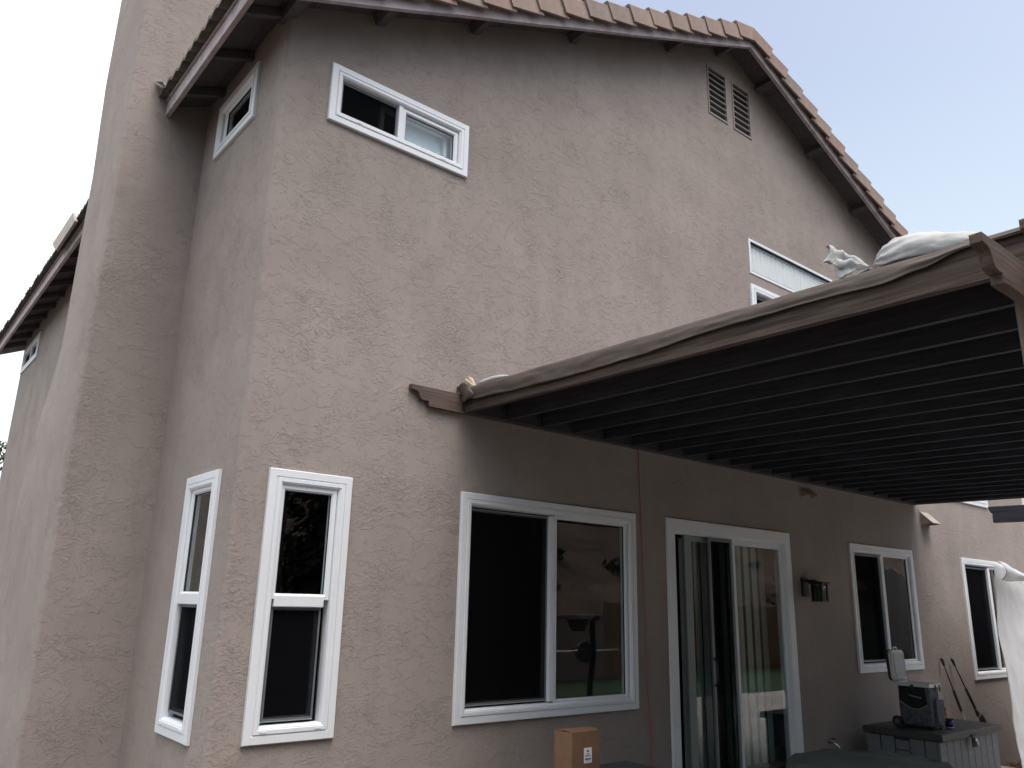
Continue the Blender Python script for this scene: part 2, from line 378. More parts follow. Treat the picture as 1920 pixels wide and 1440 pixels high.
sd_ = empty('garden_shed', (24, -6.4, GZ), 'pale green-white shed with shallow roof by the fence', 'shed')
G().box(23.0, 25.2, -8.4, -5.4, GZ, 2.05).build('shed_wall', 'shedwall', sd_)
G().prism([(22.7, -8.7, 2.053), (25.5, -8.7, 2.053), (25.5, -8.7, 2.12), (24.1, -8.7, 2.55), (22.7, -8.7, 2.12)], (0, 3.6, 0)).build('shed_roof', 'shedwall', sd_)

# ------------------------------------------------------------------ house
house = empty('house', (8, 5, GZ), 'two storey taupe stucco house with low pitched tiled gable roof', 'house')
def clip(poly, a, b, c):      # keep a*x+b*z <= c
    out = []
    for i in range(len(poly)):
        p, q = poly[i], poly[(i+1) % len(poly)]
        dp, dq = a*p[0]+b*p[1]-c, a*q[0]+b*q[1]-c
        if dp <= 1e-9: out.append(p)
        if (dp < -1e-9 and dq > 1e-9) or (dp > 1e-9 and dq < -1e-9):
            t = dp/(dp-dq); out.append((p[0]+(q[0]-p[0])*t, p[1]+(q[1]-p[1])*t))
    return out
def wall(g, u0, u1, v0, v1, holes, tomap, clips, depth=.14, flip=False):
    us = sorted({u0, u1} | {h[0] for h in holes} | {h[1] for h in holes}); vs = sorted({v0, v1} | {h[2] for h in holes} | {h[3] for h in holes})
    for i in range(len(us)-1):
        for j in range(len(vs)-1):
            a, b, c, d = us[i], us[i+1], vs[j], vs[j+1]; mu, mv = (a+b)/2, (c+d)/2
            if any(h[0] < mu < h[1] and h[2] < mv < h[3] for h in holes): continue
            poly = [(a, c), (b, c), (b, d), (a, d)]
            for cl in clips:
                poly = clip(poly, *cl)
                if len(poly) < 3: break
            if len(poly) < 3: continue
            q = [tomap(p[0], p[1], 0) for p in poly]
            if flip: q = q[::-1]
            g.add(q, [tuple(range(len(q)))])
    for h in holes:
        for (a, b) in (((h[0], h[2]), (h[1], h[2])), ((h[1], h[2]), (h[1], h[3])), ((h[1], h[3]), (h[0], h[3])), ((h[0], h[3]), (h[0], h[2]))):
            q = [tomap(a[0], a[1], 0), tomap(b[0], b[1], 0), tomap(b[0], b[1], -depth), tomap(a[0], a[1], -depth)]
            g.add(q, [(0, 1, 2, 3)])
FRONT = lambda u, v, w: (u, -w, v)          # w = distance out of the wall
SIDE = lambda u, v, w: (XW-w, u, v)
WIN = {  # name: plane, u0,u1,v0,v1 outer trim
 'tall': (FRONT, 1.936, 2.503, .646, 2.224), 'narrow': (SIDE, .253, .843, .631, 2.219),
 'slide_up': (FRONT, 2.090, 3.316, 4.728, 5.197), 'small_up': (SIDE, .446, 1.25, 4.815, 5.292),
 'medium': (FRONT, 3.387, 5.241, .652, 2.228), 'kitchen': (FRONT, 8.832, 10.376, .803, 2.211),
 'far': (FRONT, 11.812, 13.08, .622, 2.202), 'gable_fixed': (FRONT, 7.22, 9.013, 5.057, 5.48),
 'gable_low': (FRONT, 7.197, 9.01, 3.3, 4.925), 'up_right': (FRONT, 11.2, 13.0, 2.975, 4.1), 'up_right2': (FRONT, 14.42, 15.0, 2.98, 3.9),
 'side_far': (SIDE, 8.64, 9.98, 4.85, 5.25), 'door': (FRONT, 5.652, 7.619, -.36, 2.232)}
VENTS = [(6.613, 6.945, 6.83, 7.438), (7.08, 7.408, 6.825, 7.44)]
fh, sh_ = [], []
for k, (pl, a, b, c, d) in WIN.items():
    i = .03 if k == 'gable_fixed' else .06
    (fh if pl is FRONT else sh_).append((a+i, b-i, c+(i if k != 'door' else .001), d-i))
fh += VENTS
g = G()
wall(g, XW+RC, XR, GZ-.1, 8.2, fh, FRONT, [(-SL, 1, zs(PX)-SL*PX), (SR, 1, zs(PX)+SR*PX)])
wall(g, RC, YB, GZ-.1, zs(XW)+.004, sh_, SIDE, [], flip=True)
n = 8; o = len(g.v)
for k in range(n+1):
    a = math.pi/2*k/n; x = XW+RC-RC*math.cos(a); y = RC-RC*math.sin(a)
    g.v += [Vector((x, y, GZ-.1)), Vector((x, y, zs(XW)+.01))]
for k in range(n): g.f.append((o+2*k, o+2*k+2, o+2*k+3, o+2*k+1)); g.sm.append(True)
g.add([(XR, 0, GZ-.1), (XR, YB, GZ-.1), (XR, YB, zs(XR)), (XR, 0, zs(XR))], [(0, 1, 2, 3)])
g.add([(XW, YB, GZ-.1), (XR, YB, GZ-.1), (XR, YB, zs(XR)), (PX, YB, zs(PX)), (XW, YB, zs(XW))], [(4, 3, 2, 1, 0)])
g.build('wall', 'stucco', house, origin=(8, 0, GZ))
# interior surfaces (dark rooms behind the panes)
g = G()
g.box(XW+.15, XR-.1, 2.6, 2.7, GZ, 6.9); g.box(XW+.15, XR-.1, .15, 2.6, 2.62, 2.80)
for x in (3.3, 5.45, 8.3, 11.2): g.box(x, x+.1, .15, 2.6, GZ, 2.6)
for x in (3.9, 7.0, 9.4): g.box(x, x+.1, .15, 2.6, 2.8, 5.3)
g.box(XW+.15, 2.9, 3.6, 10.0, 2.62, 2.8)
g.build('interior_partition', 'room', house)
G().box(XW+.15, XR-.1, .15, 2.6, -.02, .02).build('interior_floor', 'roomfloor', house)

# chimney
def chim_yb(z):
    pts = [(-1, 3.45), (2.2, 3.40), (2.75, 3.12), (3.15, 2.76), (3.45, 2.60), (5.0, 2.60), (6, 2.76), (9, 2.78)]
    for (a, ya), (b, yb) in zip(pts, pts[1:]):
        if a <= z <= b: return ya + (yb-ya)*(z-a)/(b-a)
    return pts[-1][1]
CY, CX0, CX1 = 1.593, 1.107, 2.35
g = G(); levels = [GZ-.1]+[0.5*k for k in range(0, 5)]+[2.2, 2.4, 2.6, 2.75, 2.95, 3.15, 3.3, 3.45, 4, 4.5, 5, 5.5, 6, 6.5, 7, 7.5, 8, 8.3]
def chim_sec(z):
    yb = chim_yb(z); r = .035; out = [(CX1, CY), ]
    for k in range(6): a = math.pi/2*k/5; out.append((CX0+r-r*math.sin(a), CY+r-r*math.cos(a)))
    for k in range(6): a = math.pi/2*k/5; out.append((CX0+r-r*math.cos(a), yb-r+r*math.sin(a)))
    out.append((CX1, yb)); return out
n = 14
for z in levels: g.v += [Vector((p[0]+.004*noise.noise(Vector((p[0]*3, p[1]*3, z*1.3))), p[1]+.004*noise.noise(Vector((p[0]*3, p[1]*3+7, z*1.3))), z)) for p in chim_sec(z)]
for j in range(len(levels)-1):
    for k in range(n):
        k2 = (k+1) % n; g.f.append((j*n+k2, j*n+k, (j+1)*n+k, (j+1)*n+k2)); g.sm.append(k not in (n-1,))
g.f.append(tuple(range((len(levels)-1)*n, len(levels)*n))); g.sm.append(False)
ch = g.build('chimney', 'stucco', house, origin=(1.7, 2.2, GZ))
md = ch.modifiers.new('es', 'EDGE_SPLIT'); md.split_angle = R_(35)
G().box(CX0-.06, CX1+.06, CY-.06, 2.84, 8.31, 8.42).build('chimney_cap', 'stucco', ch, bevel=.02)

# ---- roof
roof = empty('roof', (PX, 4, PZ), parent=house)
ex0, ex1 = 1.40, 15.55
def slab(xa, xb, off, th, y0, y1):
    return [(xa, y0, zb(xa)+off), (xb, y0, zb(xb)+off), (xb, y0, zb(xb)+off+th), (xa, y0, zb(xa)+off+th)], (0, y1-y0, 0)
# sheathing boards, laid along the eave, joints visible from below
k = 0; x = ex0+.03
bw = .24
while x < PX-.02:
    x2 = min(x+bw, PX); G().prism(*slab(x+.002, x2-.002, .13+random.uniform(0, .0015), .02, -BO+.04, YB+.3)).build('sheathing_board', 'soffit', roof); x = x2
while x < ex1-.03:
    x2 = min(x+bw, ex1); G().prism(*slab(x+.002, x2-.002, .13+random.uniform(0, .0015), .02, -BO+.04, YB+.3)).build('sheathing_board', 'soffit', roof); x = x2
# barge boards (slightly bowed) and eave fascia
def barge(xa, xb, y0, nseg=14):
    g = G(); pts = []
    for i in range(nseg+1):
        x = xa+(xb-xa)*i/nseg; w = .006*math.sin(i*1.9)
        pts.append((x, zb(x)+w*.6))
    a = [Vector((p[0], y0, p[1])) for p in pts]+[Vector((p[0], y0, p[1]+.185)) for p in reversed(pts)]
    m = len(a)
    for yy in (y0, y0+.04): g.v += [Vector((p.x, yy, p.z)) for p in a]
    for i in range(nseg):
        j = m-1-i
        g.f += [(i, i+1, j-1, j), (m+i+1, m+i, m+j, m+j-1), (i+1, i, m+i, m+i+1), (j, j-1, m+j-1, m+j)]; g.sm += [False]*4
    g.f += [(0, m-1, 2*m-1, m), (nseg, m+nseg, m+nseg+1, nseg+1)]; g.sm += [False]*2
    return g
barge(1.40, PX-.001, -BO).build('barge_board', 'trim', roof); barge(PX+.001, ex1, -BO).build('barge_board', 'trim', roof)
barge(1.40, PX-.001, YB+.3).build('barge_board', 'trim', roof); barge(PX+.001, ex1, YB+.3).build('barge_board', 'trim', roof)
G().box(1.40, 1.436, -BO+.041, YB+.3, 5.255, 5.375).build('eave_fascia', 'trim', roof, bevel=.003)
G().box(1.386, 1.43, -BO, YB+.34, 5.380, 5.402).build('drip_board', 'trim', roof)
# lookouts under the rake and rafter tails under the eave
for x in (2.42, 3.32, 4.46, 5.90, 6.80, 7.62, 8.68, 9.72, 10.9, 12.1, 13.3):
    s = -SL if x > PX else SL
    s = SL if x < PX else -SR
    c = Vector((x, 0, zs(x)-.005)); d = Vector((1, 0, s)).normalized(); nn = Vector((-d.z, 0, d.x))
    q = [c-d*.045, c+d*.045, c+d*.045-nn*.085, c-d*.045-nn*.085]
    G().prism([(p.x, -BO+.042, p.z) for p in q], (0, BO+.06, 0)).build('lookout', 'soffit', roof, bevel=.004)
# block at the wall corner carrying the rake
G().prism([(1.70, -BO+.042, zb(1.70)+.03), (1.80, -BO+.042, zb(1.80)+.03), (1.80, -BO+.042, zs(1.8)-.004), (1.70, -BO+.042, zs(1.7)-.004)], (0, BO+.05, 0)).build('lookout', 'soffit', roof)
y = .02
for k in range(18):
    if not (1.5 < y < 2.85):
        q = [(1.44, zs(1.44)-.075), (XW+.02, zs(XW)-.075), (XW+.02, zs(XW)-.003), (1.44, zs(1.44)-.003)]
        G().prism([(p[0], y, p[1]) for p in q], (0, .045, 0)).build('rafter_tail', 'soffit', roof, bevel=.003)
    y += .6
# rake tiles: L shaped, each laid over the one below
def rake_tile(slope, dirx):
    # local: origin at lower end, s = up-slope
    L, th, hgt, wid = .375, .022, .185, .22
    sd = Vector((dirx, 0, abs(slope))).normalized(); nn = Vector((-sd.z*dirx if dirx > 0 else sd.z, 0, abs(sd.x)))
    nn = Vector((0, 0, 1)) - sd*sd.z; nn.normalize()
    tilt = .040
    def P(s, y, n_):
        return sd*s + nn*(n_ + tilt*(1-s/L)) + Vector((0, y-.020*(1-s/L), 0))
    prof = [(-.0, -.5*0-hgt+.0), (0, -.018), (.006, -.006), (.018, 0), (wid, 0), (wid, -th), (th+.004, -th), (th, -th-.006), (th, -hgt)]
    g = G(); N_ = len(prof); o = 0
    for s in (0, L):
        for (yy, nv) in prof: g.v.append(P(s, yy, nv))
    g.f.append(tuple(range(N_)) if dirx < 0 else tuple(range(N_-1, -1, -1))); g.sm.append(False)
    g.f.append(tuple(range(2*N_-1, N_-1, -1)) if dirx < 0 else tuple(range(N_, 2*N_))); g.sm.append(False)
    for i in range(N_):
        j = (i+1) % N_
        g.f.append((j, i, N_+i, N_+j) if dirx < 0 else (i, j, N_+j, N_+i)); g.sm.append(False)
    # nail dimple
    c = P(.055, -.0025, -hgt*.72); e1 = sd*.006; e2 = nn*.006
    g.add([c-e1-e2, c+e1-e2, c+e1+e2, c-e1+e2], [(0, 1, 2, 3)])
    return g
def place_tiles(slope, dirx, x0, x1, step, y):
    meshes = []
    t0 = rake_tile(slope, dirx).build('rake_tile', 'tile', roof, origin=(0, 0, 0))
    rnd = random.Random(11 if dirx > 0 else 12); x = x0; first = True
    mds = [t0.data]
    for mm in ('tile2', 'tile3'):
        m2 = t0.data.copy(); m2.materials[0] = M[mm]; mds.append(m2)
    while (x < x1) if dirx > 0 else (x > x1):
        o = t0 if first else t0.copy()
        if not first: SC.collection.objects.link(o)
        o.data = rnd.choice(mds)
        o.location = Vector((x, y+rnd.uniform(-.004, .004), zb(x)+.258+rnd.uniform(-.004, .004))) - WO[roof.name]
        o.rotation_euler = (rnd.uniform(-.012, .012), rnd.uniform(-.008, .008), rnd.uniform(-.01, .01)); first = False
        x += step*dirx
place_tiles(SL, 1, PX-.349-.3005*18, PX-.34, .3005, -BO-.048)
place_tiles(SR, -1, PX+.352+.3105*26, PX+.34, .3105, -BO-.048)
# ridge cap pieces
for k in range(26):
    y = -BO+.16+.4*k
    g = G(); prof = [(-.17, -.055), (-.10, .0), (-.03, .035), (.03, .035), (.10, 0), (.17, -.055)]
    pts = [(PX+p[0], y, zb(PX)+.232+p[1]) for p in prof]+[(PX+p[0]*.93, y, zb(PX)+.212+p[1]) for p in reversed(prof)]
    g.prism(pts, (0, .42, .01)); g.build('ridge_tile', 'tile' if k % 3 else 'tile3', roof)
# eave course, tile by tile, over the left eave
def eave_prof(t): return .014*math.cos(2*math.pi*t)
ft = None; k = 0; y = -BO+.14
while y < YB+.2:
    if not (CY-.15 < y < 2.62):
        if ft is None:
            g = G(); nn = 12; sdv = Vector((1, 0, SL)).normalized()
            for s in (0, .40):
                for i in range(nn+1):
                    t = i/nn; p = Vector((1.325, y+.29*t, zb(1.325)+.235)) + sdv*s + Vector((0, 0, eave_prof(t*2)+.02*(1-s/.4)))
                    g.v += [p, p-Vector((0, 0, .028))]
            w = 2*(nn+1)
            for i in range(nn):
                a = 2*i; g.f += [(a, a+2, w+a+2, w+a), (a+3, a+1, w+a+1, w+a+3), (a+1, a+3, a+2, a)]; g.sm += [True, True, False]
            g.f += [(1, 0, w, w+1), (2*nn, 2*nn+1, w+2*nn+1, w+2*nn)]; g.sm += [False]*2
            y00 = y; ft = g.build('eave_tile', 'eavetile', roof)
        else:
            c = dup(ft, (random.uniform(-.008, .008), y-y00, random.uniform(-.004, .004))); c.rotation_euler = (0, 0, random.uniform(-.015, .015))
    y += .298
# the remaining field of tiles as stepped courses
def courses(side):
    g = G(); sdv = Vector((1, 0, SL)).normalized() if side < 0 else Vector((-1, 0, SR)).normalized()
    xs = 1.325+.30 if side < 0 else ex1+.05; nst = 18 if side < 0 else 26
    for c in range(nst):
        xa = xs + c*.30 if side < 0 else xs - c*.31
        if (side < 0 and xa > PX-.15) or (side > 0 and xa < PX+.15): break
        base = Vector((xa, 0, zb(xa)+.235)); ny = 140; o = len(g.v)
        for i in range(ny+1):
            yy = -BO+.15+(YB+.55)*i/ny; t = i*.5
            pz = .022*math.cos(math.pi*i/1.0*.5)
            for s, dz in ((0, 0), (0, .05), (.345, .02)):
                p = base+sdv*s+Vector((0, yy, pz+dz)); g.v.append(p)
        for i in range(ny):
            a = o+3*i; g.f += [(a, a+1, a+4, a+3), (a+1, a+2, a+5, a+4)]; g.sm += [False, False]
    return g
courses(-1).build('field_tiles', 'tile', roof, kind='stuff'); courses(1).build('field_tiles', 'tile', roof, kind='stuff')
# sloping flashing board over the far eave
G().prism([(1.30, 4.42, 5.34), (1.30, 5.42, 5.33), (1.31, 5.86, 5.575), (1.31, 4.74, 5.57)], (.03, 0, 0)).build('roof_flashing', 'metalflash', roof, bevel=.003)
# broken flashing scrap where the eave dies into the chimney
g = G(); g.add([(1.30, 1.42, 5.44), (1.43, 1.58, 5.40), (1.40, 1.585, 5.50), (1.28, 1.585, 5.52)], [(0, 1, 2), (0, 2, 3)]); g.build('chimney_flashing', 'trim', roof, solid=.004)

# ---- windows
def ringprof(pl, a, b, c, d, prof, sides='lrtb'):
    """sweep a profile (inset, out) round the rectangle a..b, c..d with mitred corners"""
    g = G(); n = len(prof)
    for (p, w) in prof:
        for (u, v) in ((a+p, c+p), (b-p, c+p), (b-p, d-p), (a+p, d-p)): g.v.append(Vector(pl(u, v, w)))
    for i in range(n-1):
        for k in range(4):
            j = (k+1) % 4
            f = (4*i+k, 4*i+j, 4*(i+1)+j, 4*(i+1)+k)
            if pl is SIDE: f = f[::-1]
            g.f.append(f); g.sm.append(False)
    return g
def bx(pl, u0, u1, v0, v1, w0, w1):
    p = pl(u0, v0, w0); q = pl(u1, v1, w1)
    return (p[0], q[0], p[1], q[1], p[2], q[2])
TRIM = [(0, 0), (0.0015, .020), (.006, .024), (.046, .024), (.049, .019), (.054, .019), (.057, .027), (.078, .027), (.081, .022), (.086, .022), (.093, .014), (.098, -.002), (.098, -.05)]
SASH = [(0, -.05), (0, .006), (.003, .009), (.024, .009), (.034, -.001), (.034, -.04)]
SASHIN = [(0, -.065), (0, -.030), (.003, -.028), (.022, -.028), (.026, -.034), (.026, -.065)]
SCRN = [(0, -.022), (0, -.012), (.012, -.012), (.012, -.022)]
def window(name, label, sashes, key, interior=None):
    pl, a, b, c, d = WIN[key]
    w = ringprof(pl, a, b, c, d, TRIM).build(name, 'vinyl', house)
    if label: w['label'] = label
    for (kind, u0, u1, v0, v1) in sashes:
        if kind == 'sash':
            ringprof(pl, u0-.034, u1+.034, v0-.034, v1+.034, SASH).build('sash', 'vinyl', w)
            ringprof(pl, u0-.001, u1+.001, v0-.001, v1+.001, [(0, -.014), (0, -.002), (.004, -.002), (.004, -.014)]).build('gasket', 'gasket', w)
            G().box(*bx(pl, u0-.004, u1+.004, v0-.004, v1+.004, -.016, -.010)).build('pane', 'glass', w)
        elif kind == 'in':       # slider behind an insect screen
            ringprof(pl, u0, u1, v0, v1, SCRN).build('screen_frame', 'greyframe', w)
            ringprof(pl, u0-.008, u1+.008, v0-.008, v1+.008, SASHIN).build('sash', 'vinyl' if key != 'medium' else 'vinyl', w)
            G().box(*bx(pl, u0+.01, u1-.01, v0+.01, v1-.01, -.0175, -.0165)).build('insect_screen', 'screen', w)
            G().box(*bx(pl, u0, u1, v0, v1, -.052, -.046)).build('pane', 'glass', w)
        elif kind == 'open':
            ringprof(pl, u0, u1, v0, v1, SCRN).build('screen_frame', 'greyframe', w)
            G().box(*bx(pl, u0+.01, u1-.01, v0+.01, v1-.01, -.0175, -.0165)).build('insect_screen', 'screen', w)
        elif kind == 'mull':
            G().box(*bx(pl, u0, u1, v0, v1, -.05, .014)).build('mullion', 'vinyl', w, bevel=.006)
        elif kind == 'weep':
            for q in (a+(b-a)*.2, b-(b-a)*.2):
                G().box(*bx(pl, q-.02, q+.02, c+.064, c+.070, .0265, .030)).build('weep_cover', 'vinyl', w)
    # inner liner so that the frame reads as a deep box
    ringprof(pl, a+.06, b-.06, c+.06, d-.06, [(0.0, -.05), (.0, -.14)]).build('jamb', 'vinyl', w)
    return w
window('window', 'tall double hung window just right of the house corner', [('sash', 2.053, 2.369, 1.480, 2.097), ('mull', 2.045, 2.370, 1.402, 1.472), ('in', 2.045, 2.366, .765, 1.398), ('weep', 0, 0, 0, 0)], 'tall')
window('window', 'tall narrow double hung window on the side wall by the corner', [('sash', .360, .705, 1.480, 2.097), ('mull', .350, .745, 1.402, 1.472), ('in', .357, .739, .762, 1.398), ('weep', 0, 0, 0, 0)], 'narrow')
wu = window('window', 'high slider window with its left half open and a pale blind at right', [('open', 2.19, 2.662, 4.830, 5.092), ('mull', 2.662, 2.70, 4.82, 5.10), ('sash', 2.732, 3.180, 4.836, 5.060), ('weep', 0, 0, 0, 0)], 'slide_up')
ringprof(FRONT, 2.55, 3.16, 4.835, 5.09, [(0, -.10), (0, -.065), (.030, -.065), (.030, -.10)]).build('sash', 'vinyl', wu)
G().box(2.74, 3.22, .105, .109, 4.80, 5.15).build('roller_blind', 'blindteal', wu)
window('window', 'small high window on the side wall under the eave', [('sash', .578, 1.070, 4.908, 5.165)], 'small_up')
window('window', 'wide slider window left of the glass door', [('in', 3.489, 4.246, .770, 2.113), ('mull', 4.250, 4.300, .757, 2.124), ('sash', 4.336, 5.102, .772, 2.105), ('weep', 0, 0, 0, 0)], 'medium')
window('window', 'slider window between the wall lantern and the storage box', [('in', 8.915, 9.535, .923, 2.094), ('mull', 9.540, 9.590, .907, 2.107), ('sash', 9.624, 10.210, .925, 2.094), ('weep', 0, 0, 0, 0)], 'kitchen')
window('window', 'slider window half hidden by the white sheet', [('in', 11.905, 12.66, .745, 2.080), ('mull', 12.665, 12.73, .727, 2.097), ('sash', 12.76, 12.96, .745, 2.078), ('weep', 0, 0, 0, 0)], 'far')
window('window', 'upper window whose foot shows above the patio cover', [('in', 7.31, 8.07, 3.42, 4.80), ('mull', 8.075, 8.125, 3.41, 4.82), ('sash', 8.17, 8.88, 3.44, 4.78)], 'gable_low')
window('window', 'upper window seen under the far edge of the patio cover', [('in', 11.31, 12.05, 3.09, 3.99), ('mull', 12.055, 12.10, 3.08, 4.0), ('sash', 12.15, 12.86, 3.12, 3.96)], 'up_right')
window('window', None, [('sash', 14.56, 14.86, 3.12, 3.76)], 'up_right2')
window('window', 'small slider window at the far end of the side wall', [('in', 9.32, 9.86, 4.965, 5.13), ('mull', 9.27, 9.315, 4.955, 5.145), ('in', 8.76, 9.26, 4.965, 5.13)], 'side_far')
# fixed transom with vertical blinds
pl, a, b, c, d = WIN['gable_fixed']
wf = ringprof(pl, a, b, c, d, [(0, 0), (0, .008), (.030, .008), (.034, -.012), (.034, -.06)]).build('window', 'vinyl', house); wf['label'] = 'wide fixed window showing pale vertical blinds'
ringprof(pl, a+.030, b-.030, c+.030, d-.030, [(0, .004), (.008, .004), (.008, -.03)]).build('gasket', 'gasket', wf)
G().box(a+.03, b-.03, .012, .018, c+.03, d-.03).build('pane', 'glass', wf)
x = a+.05; s0 = None
while x < b-.06:
    if s0 is None:
        s0 = G().grid(lambda u, v: (x+.078*u, .045-.012*math.sin(math.pi*u), c-.1+(d-c+.05)*v), 6, 1).build('blind_slat', 'blind', wf)
        sx = x
    else: dup(s0, (x-sx, 0, 0)).rotation_euler = (0, 0, random.uniform(-.12, .05))
    x += .077
G().box(a+.04, b-.04, .03, .10, d-.065, d-.032).build('head_rail', 'greyframe', wf)
# gable vents
for i, (a, b, c, d) in enumerate(VENTS):
    v = ringprof(FRONT, a-.012, b+.012, c-.012, d+.012, [(0, -.001), (0, .010), (.018, .010), (.018, -.10)]).build('gable_vent', 'louver', house)
    G().box(a+.001, b-.001, .022, .030, c+.001, d-.001).build('vent_backing', 'black', v)
    nl = 8; st = (d-c)/nl
    for k in range(nl+0):
        z = c+st*(k+.05)
        G().prism([(a+.004, .004, z), (a+.004, -.006, z+.0), (a+.004, -.006, z+.011), (a+.004, .006, z+.015), (a+.004, .008, z+.008)], (b-a-.008, 0, 0)).build('louver', 'louver', v)

# ---- sliding door
pl, a, b, c, d = WIN['door']
DT = [(0, 0), (.0015, .018), (.006, .022), (.098, .022), (.102, .016), (.112, .016), (.118, -.004), (.128, -.012), (.128, -.10)]
g = ringprof(pl, a, b, c-.12, d, DT)
dr = g.build('sliding_door', 'vinyl', house)
G().box(a+.1, b-.1, -.04, .12, c-.02, c+.03).build('threshold', 'greyframe', dr)
def leaf(nm, u0, u1, y0, st, m, parent=dr, rail=.09):
    z0, z1 = c+.035, 2.105
    f = G(); f.box(u0, u0+st, y0, y0+.035, z0, z1); f.box(u1-st, u1, y0, y0+.035, z0, z1)
    f.box(u0+st, u1-st, y0+.001, y0+.034, z1-rail*.6, z1-.001); f.box(u0+st, u1-st, y0+.001, y0+.034, z0+.001, z0+rail)
    fo = f.build(nm, m, parent, bevel=.003)
    G().box(u0+st-.01, u1-st+.01, y0+.014, y0+.020, z0+.02, z1-.02).build('pane', 'glass', parent)
    return fo
leaf('fixed_panel', 6.640, 7.500, .012, .05, 'vinyl')
M['sageframe'] = mat('sage_door_frame', (0.20, 0.24, 0.24), .5)
leaf('sliding_panel', 5.99, 6.80, .062, .10, 'sageframe')
s = ringprof(FRONT, 6.27, 6.64, c+.04, 2.10, [(0, -.024), (0, -.004), (.035, -.004), (.035, -.024)]).build('screen_door_frame', 'greyframe', dr)
G().box(6.30, 6.61, .016, .0165, c+.07, 2.07).build('insect_screen', 'screen', dr)
G().tube([(6.285, .0, .78), (6.28, -.03, .82), (6.28, -.03, .98), (6.285, .0, 1.02)], .009, 8).build('door_handle', 'rubber', dr)
for k, x in enumerate([6.10, 6.20, 6.32, 6.43, 6.54]+[6.72+.135*i for i in range(6)]):
    G().box(x, x+.085, .22, .224, c+.05, 2.09).build('vertical_blind', 'curtain', dr)
# things seen indoors through the open gap

# ---- small fittings on the wall
def wall_lantern():
    t = empty('wall_lantern', (7.86, 0, 1.6), 'black box shaped wall lantern with clear glass between door and window', 'wall lamp')
    cx, cy, hw = 7.90, -.150, .052
    G().box(7.80, 7.92, -.022, 0, 1.595, 1.785).build('back_plate', 'lantern', t, bevel=.004)
    G().box(7.84, 7.89, -.145, -.022, 1.742, 1.765).build('arm', 'lantern', t, bevel=.003)
    G().box(cx-.078, cx+.078, cy-.078, cy+.078, 1.722, 1.745).build('lamp_top', 'lantern', t, bevel=.003)
    for sx in (-1, 1):
        for sy in (-1, 1):
            G().box(cx+sx*hw-.009, cx+sx*hw+.009, cy+sy*hw-.009, cy+sy*hw+.009, 1.555, 1.722).build('corner_bar', 'lantern', t)
    G().box(cx-hw-.012, cx+hw+.012, cy-hw-.012, cy+hw+.012, 1.545, 1.558).build('lamp_base', 'lantern', t)
    for sx in (-1, 1):
        G().box(cx+sx*hw-.0015, cx+sx*hw+.0015, cy-hw+.006, cy+hw-.006, 1.56, 1.72).build('glass_panel', 'lampglass', t)
        G().box(cx-hw+.006, cx+hw-.006, cy+sx*hw-.0015, cy+sx*hw+.0015, 1.56, 1.72).build('glass_panel', 'lampglass', t)
    G().tube([(cx, cy, 1.56), (cx, cy, 1.70)], .032, 16).build('glass_sleeve', 'frost', t)
wall_lantern()
def hood(x0, x1, zt, zbm, out, label):
    t = empty('vent_hood', (x0, 0, zbm), label, 'vent hood', 'sheet metal vent hoods on the rear wall')
    g = G(); g.add([(x0, 0, zt), (x1, 0, zt), (x1, -out, zbm+.012), (x0, -out, zbm+.012)], [(0, 1, 2, 3)])
    g.build('hood_top', 'metalflash', t, solid=.004)
    for x in (x0+.003, x1-.003):
        G().add([(x, 0, zt), (x, -out, zbm+.01), (x, 0, zbm)], [(0, 1, 2)]).build('hood_cheek', 'metalflash', t, solid=.003)
    G().box(x0-.02, x1+.02, -.006, 0, zbm-.02, zt+.02).build('wall_flange', 'stucco', t)
hood(10.74, 10.98, 2.735, 2.565, .155, 'tan wedge shaped vent hood beyond the end of the patio cover')
hood(7.93, 8.12, 2.755, 2.645, .09, 'small shaded vent hood high on the wall under the patio cover')
def bib():
    t = empty('hose_bib', (8.12, 0, .17), 'small metal garden tap on the wall right of the glass door', 'garden tap')
    G().tube([(8.10, 0, .17), (8.10, -.07, .17), (8.11, -.10, .15), (8.115, -.115, .11)], .012, 8).build('spout', 'chrome', t)
    G().tube([(8.10, -.06, .17), (8.10, -.06, .205)], .006, 8).build('stem', 'chrome', t)
    G().tube([(8.10, -.06, .205), (8.10, -.06, .213)], .026, 12).build('tap_handle', 'rubber', t)
bib()
pts = [(5.300, -.012, 2.815), (5.306, -.010, 2.5), (5.312, -.012, 2.2), (5.335, -.010, 1.66), (5.342, -.014, 1.3), (5.350, -.012, .9), (5.385, -.012, .45), (5.39, -.016, .1), (5.40, -.02, -.25), (5.45, -.03, -.425)]
def smooth_path(p, n=8):
    out = []; p = [Vector(q) for q in p]
    for i in range(len(p)-1):
        p0, p1, p2, p3 = p[max(i-1, 0)], p[i], p[i+1], p[min(i+2, len(p)-1)]
        for k in range(n):
            t = k/n; out.append(.5*((2*p1)+(-p0+p2)*t+(2*p0-5*p1+4*p2-p3)*t*t+(-p0+3*p1-3*p2+p3)*t**3))
    out.append(p[-1]); return out
G().tube(smooth_path(pts), .0036, 6).build('extension_cord', 'cord', label='thin orange red cord hanging down the wall left of the door', cat='cord')

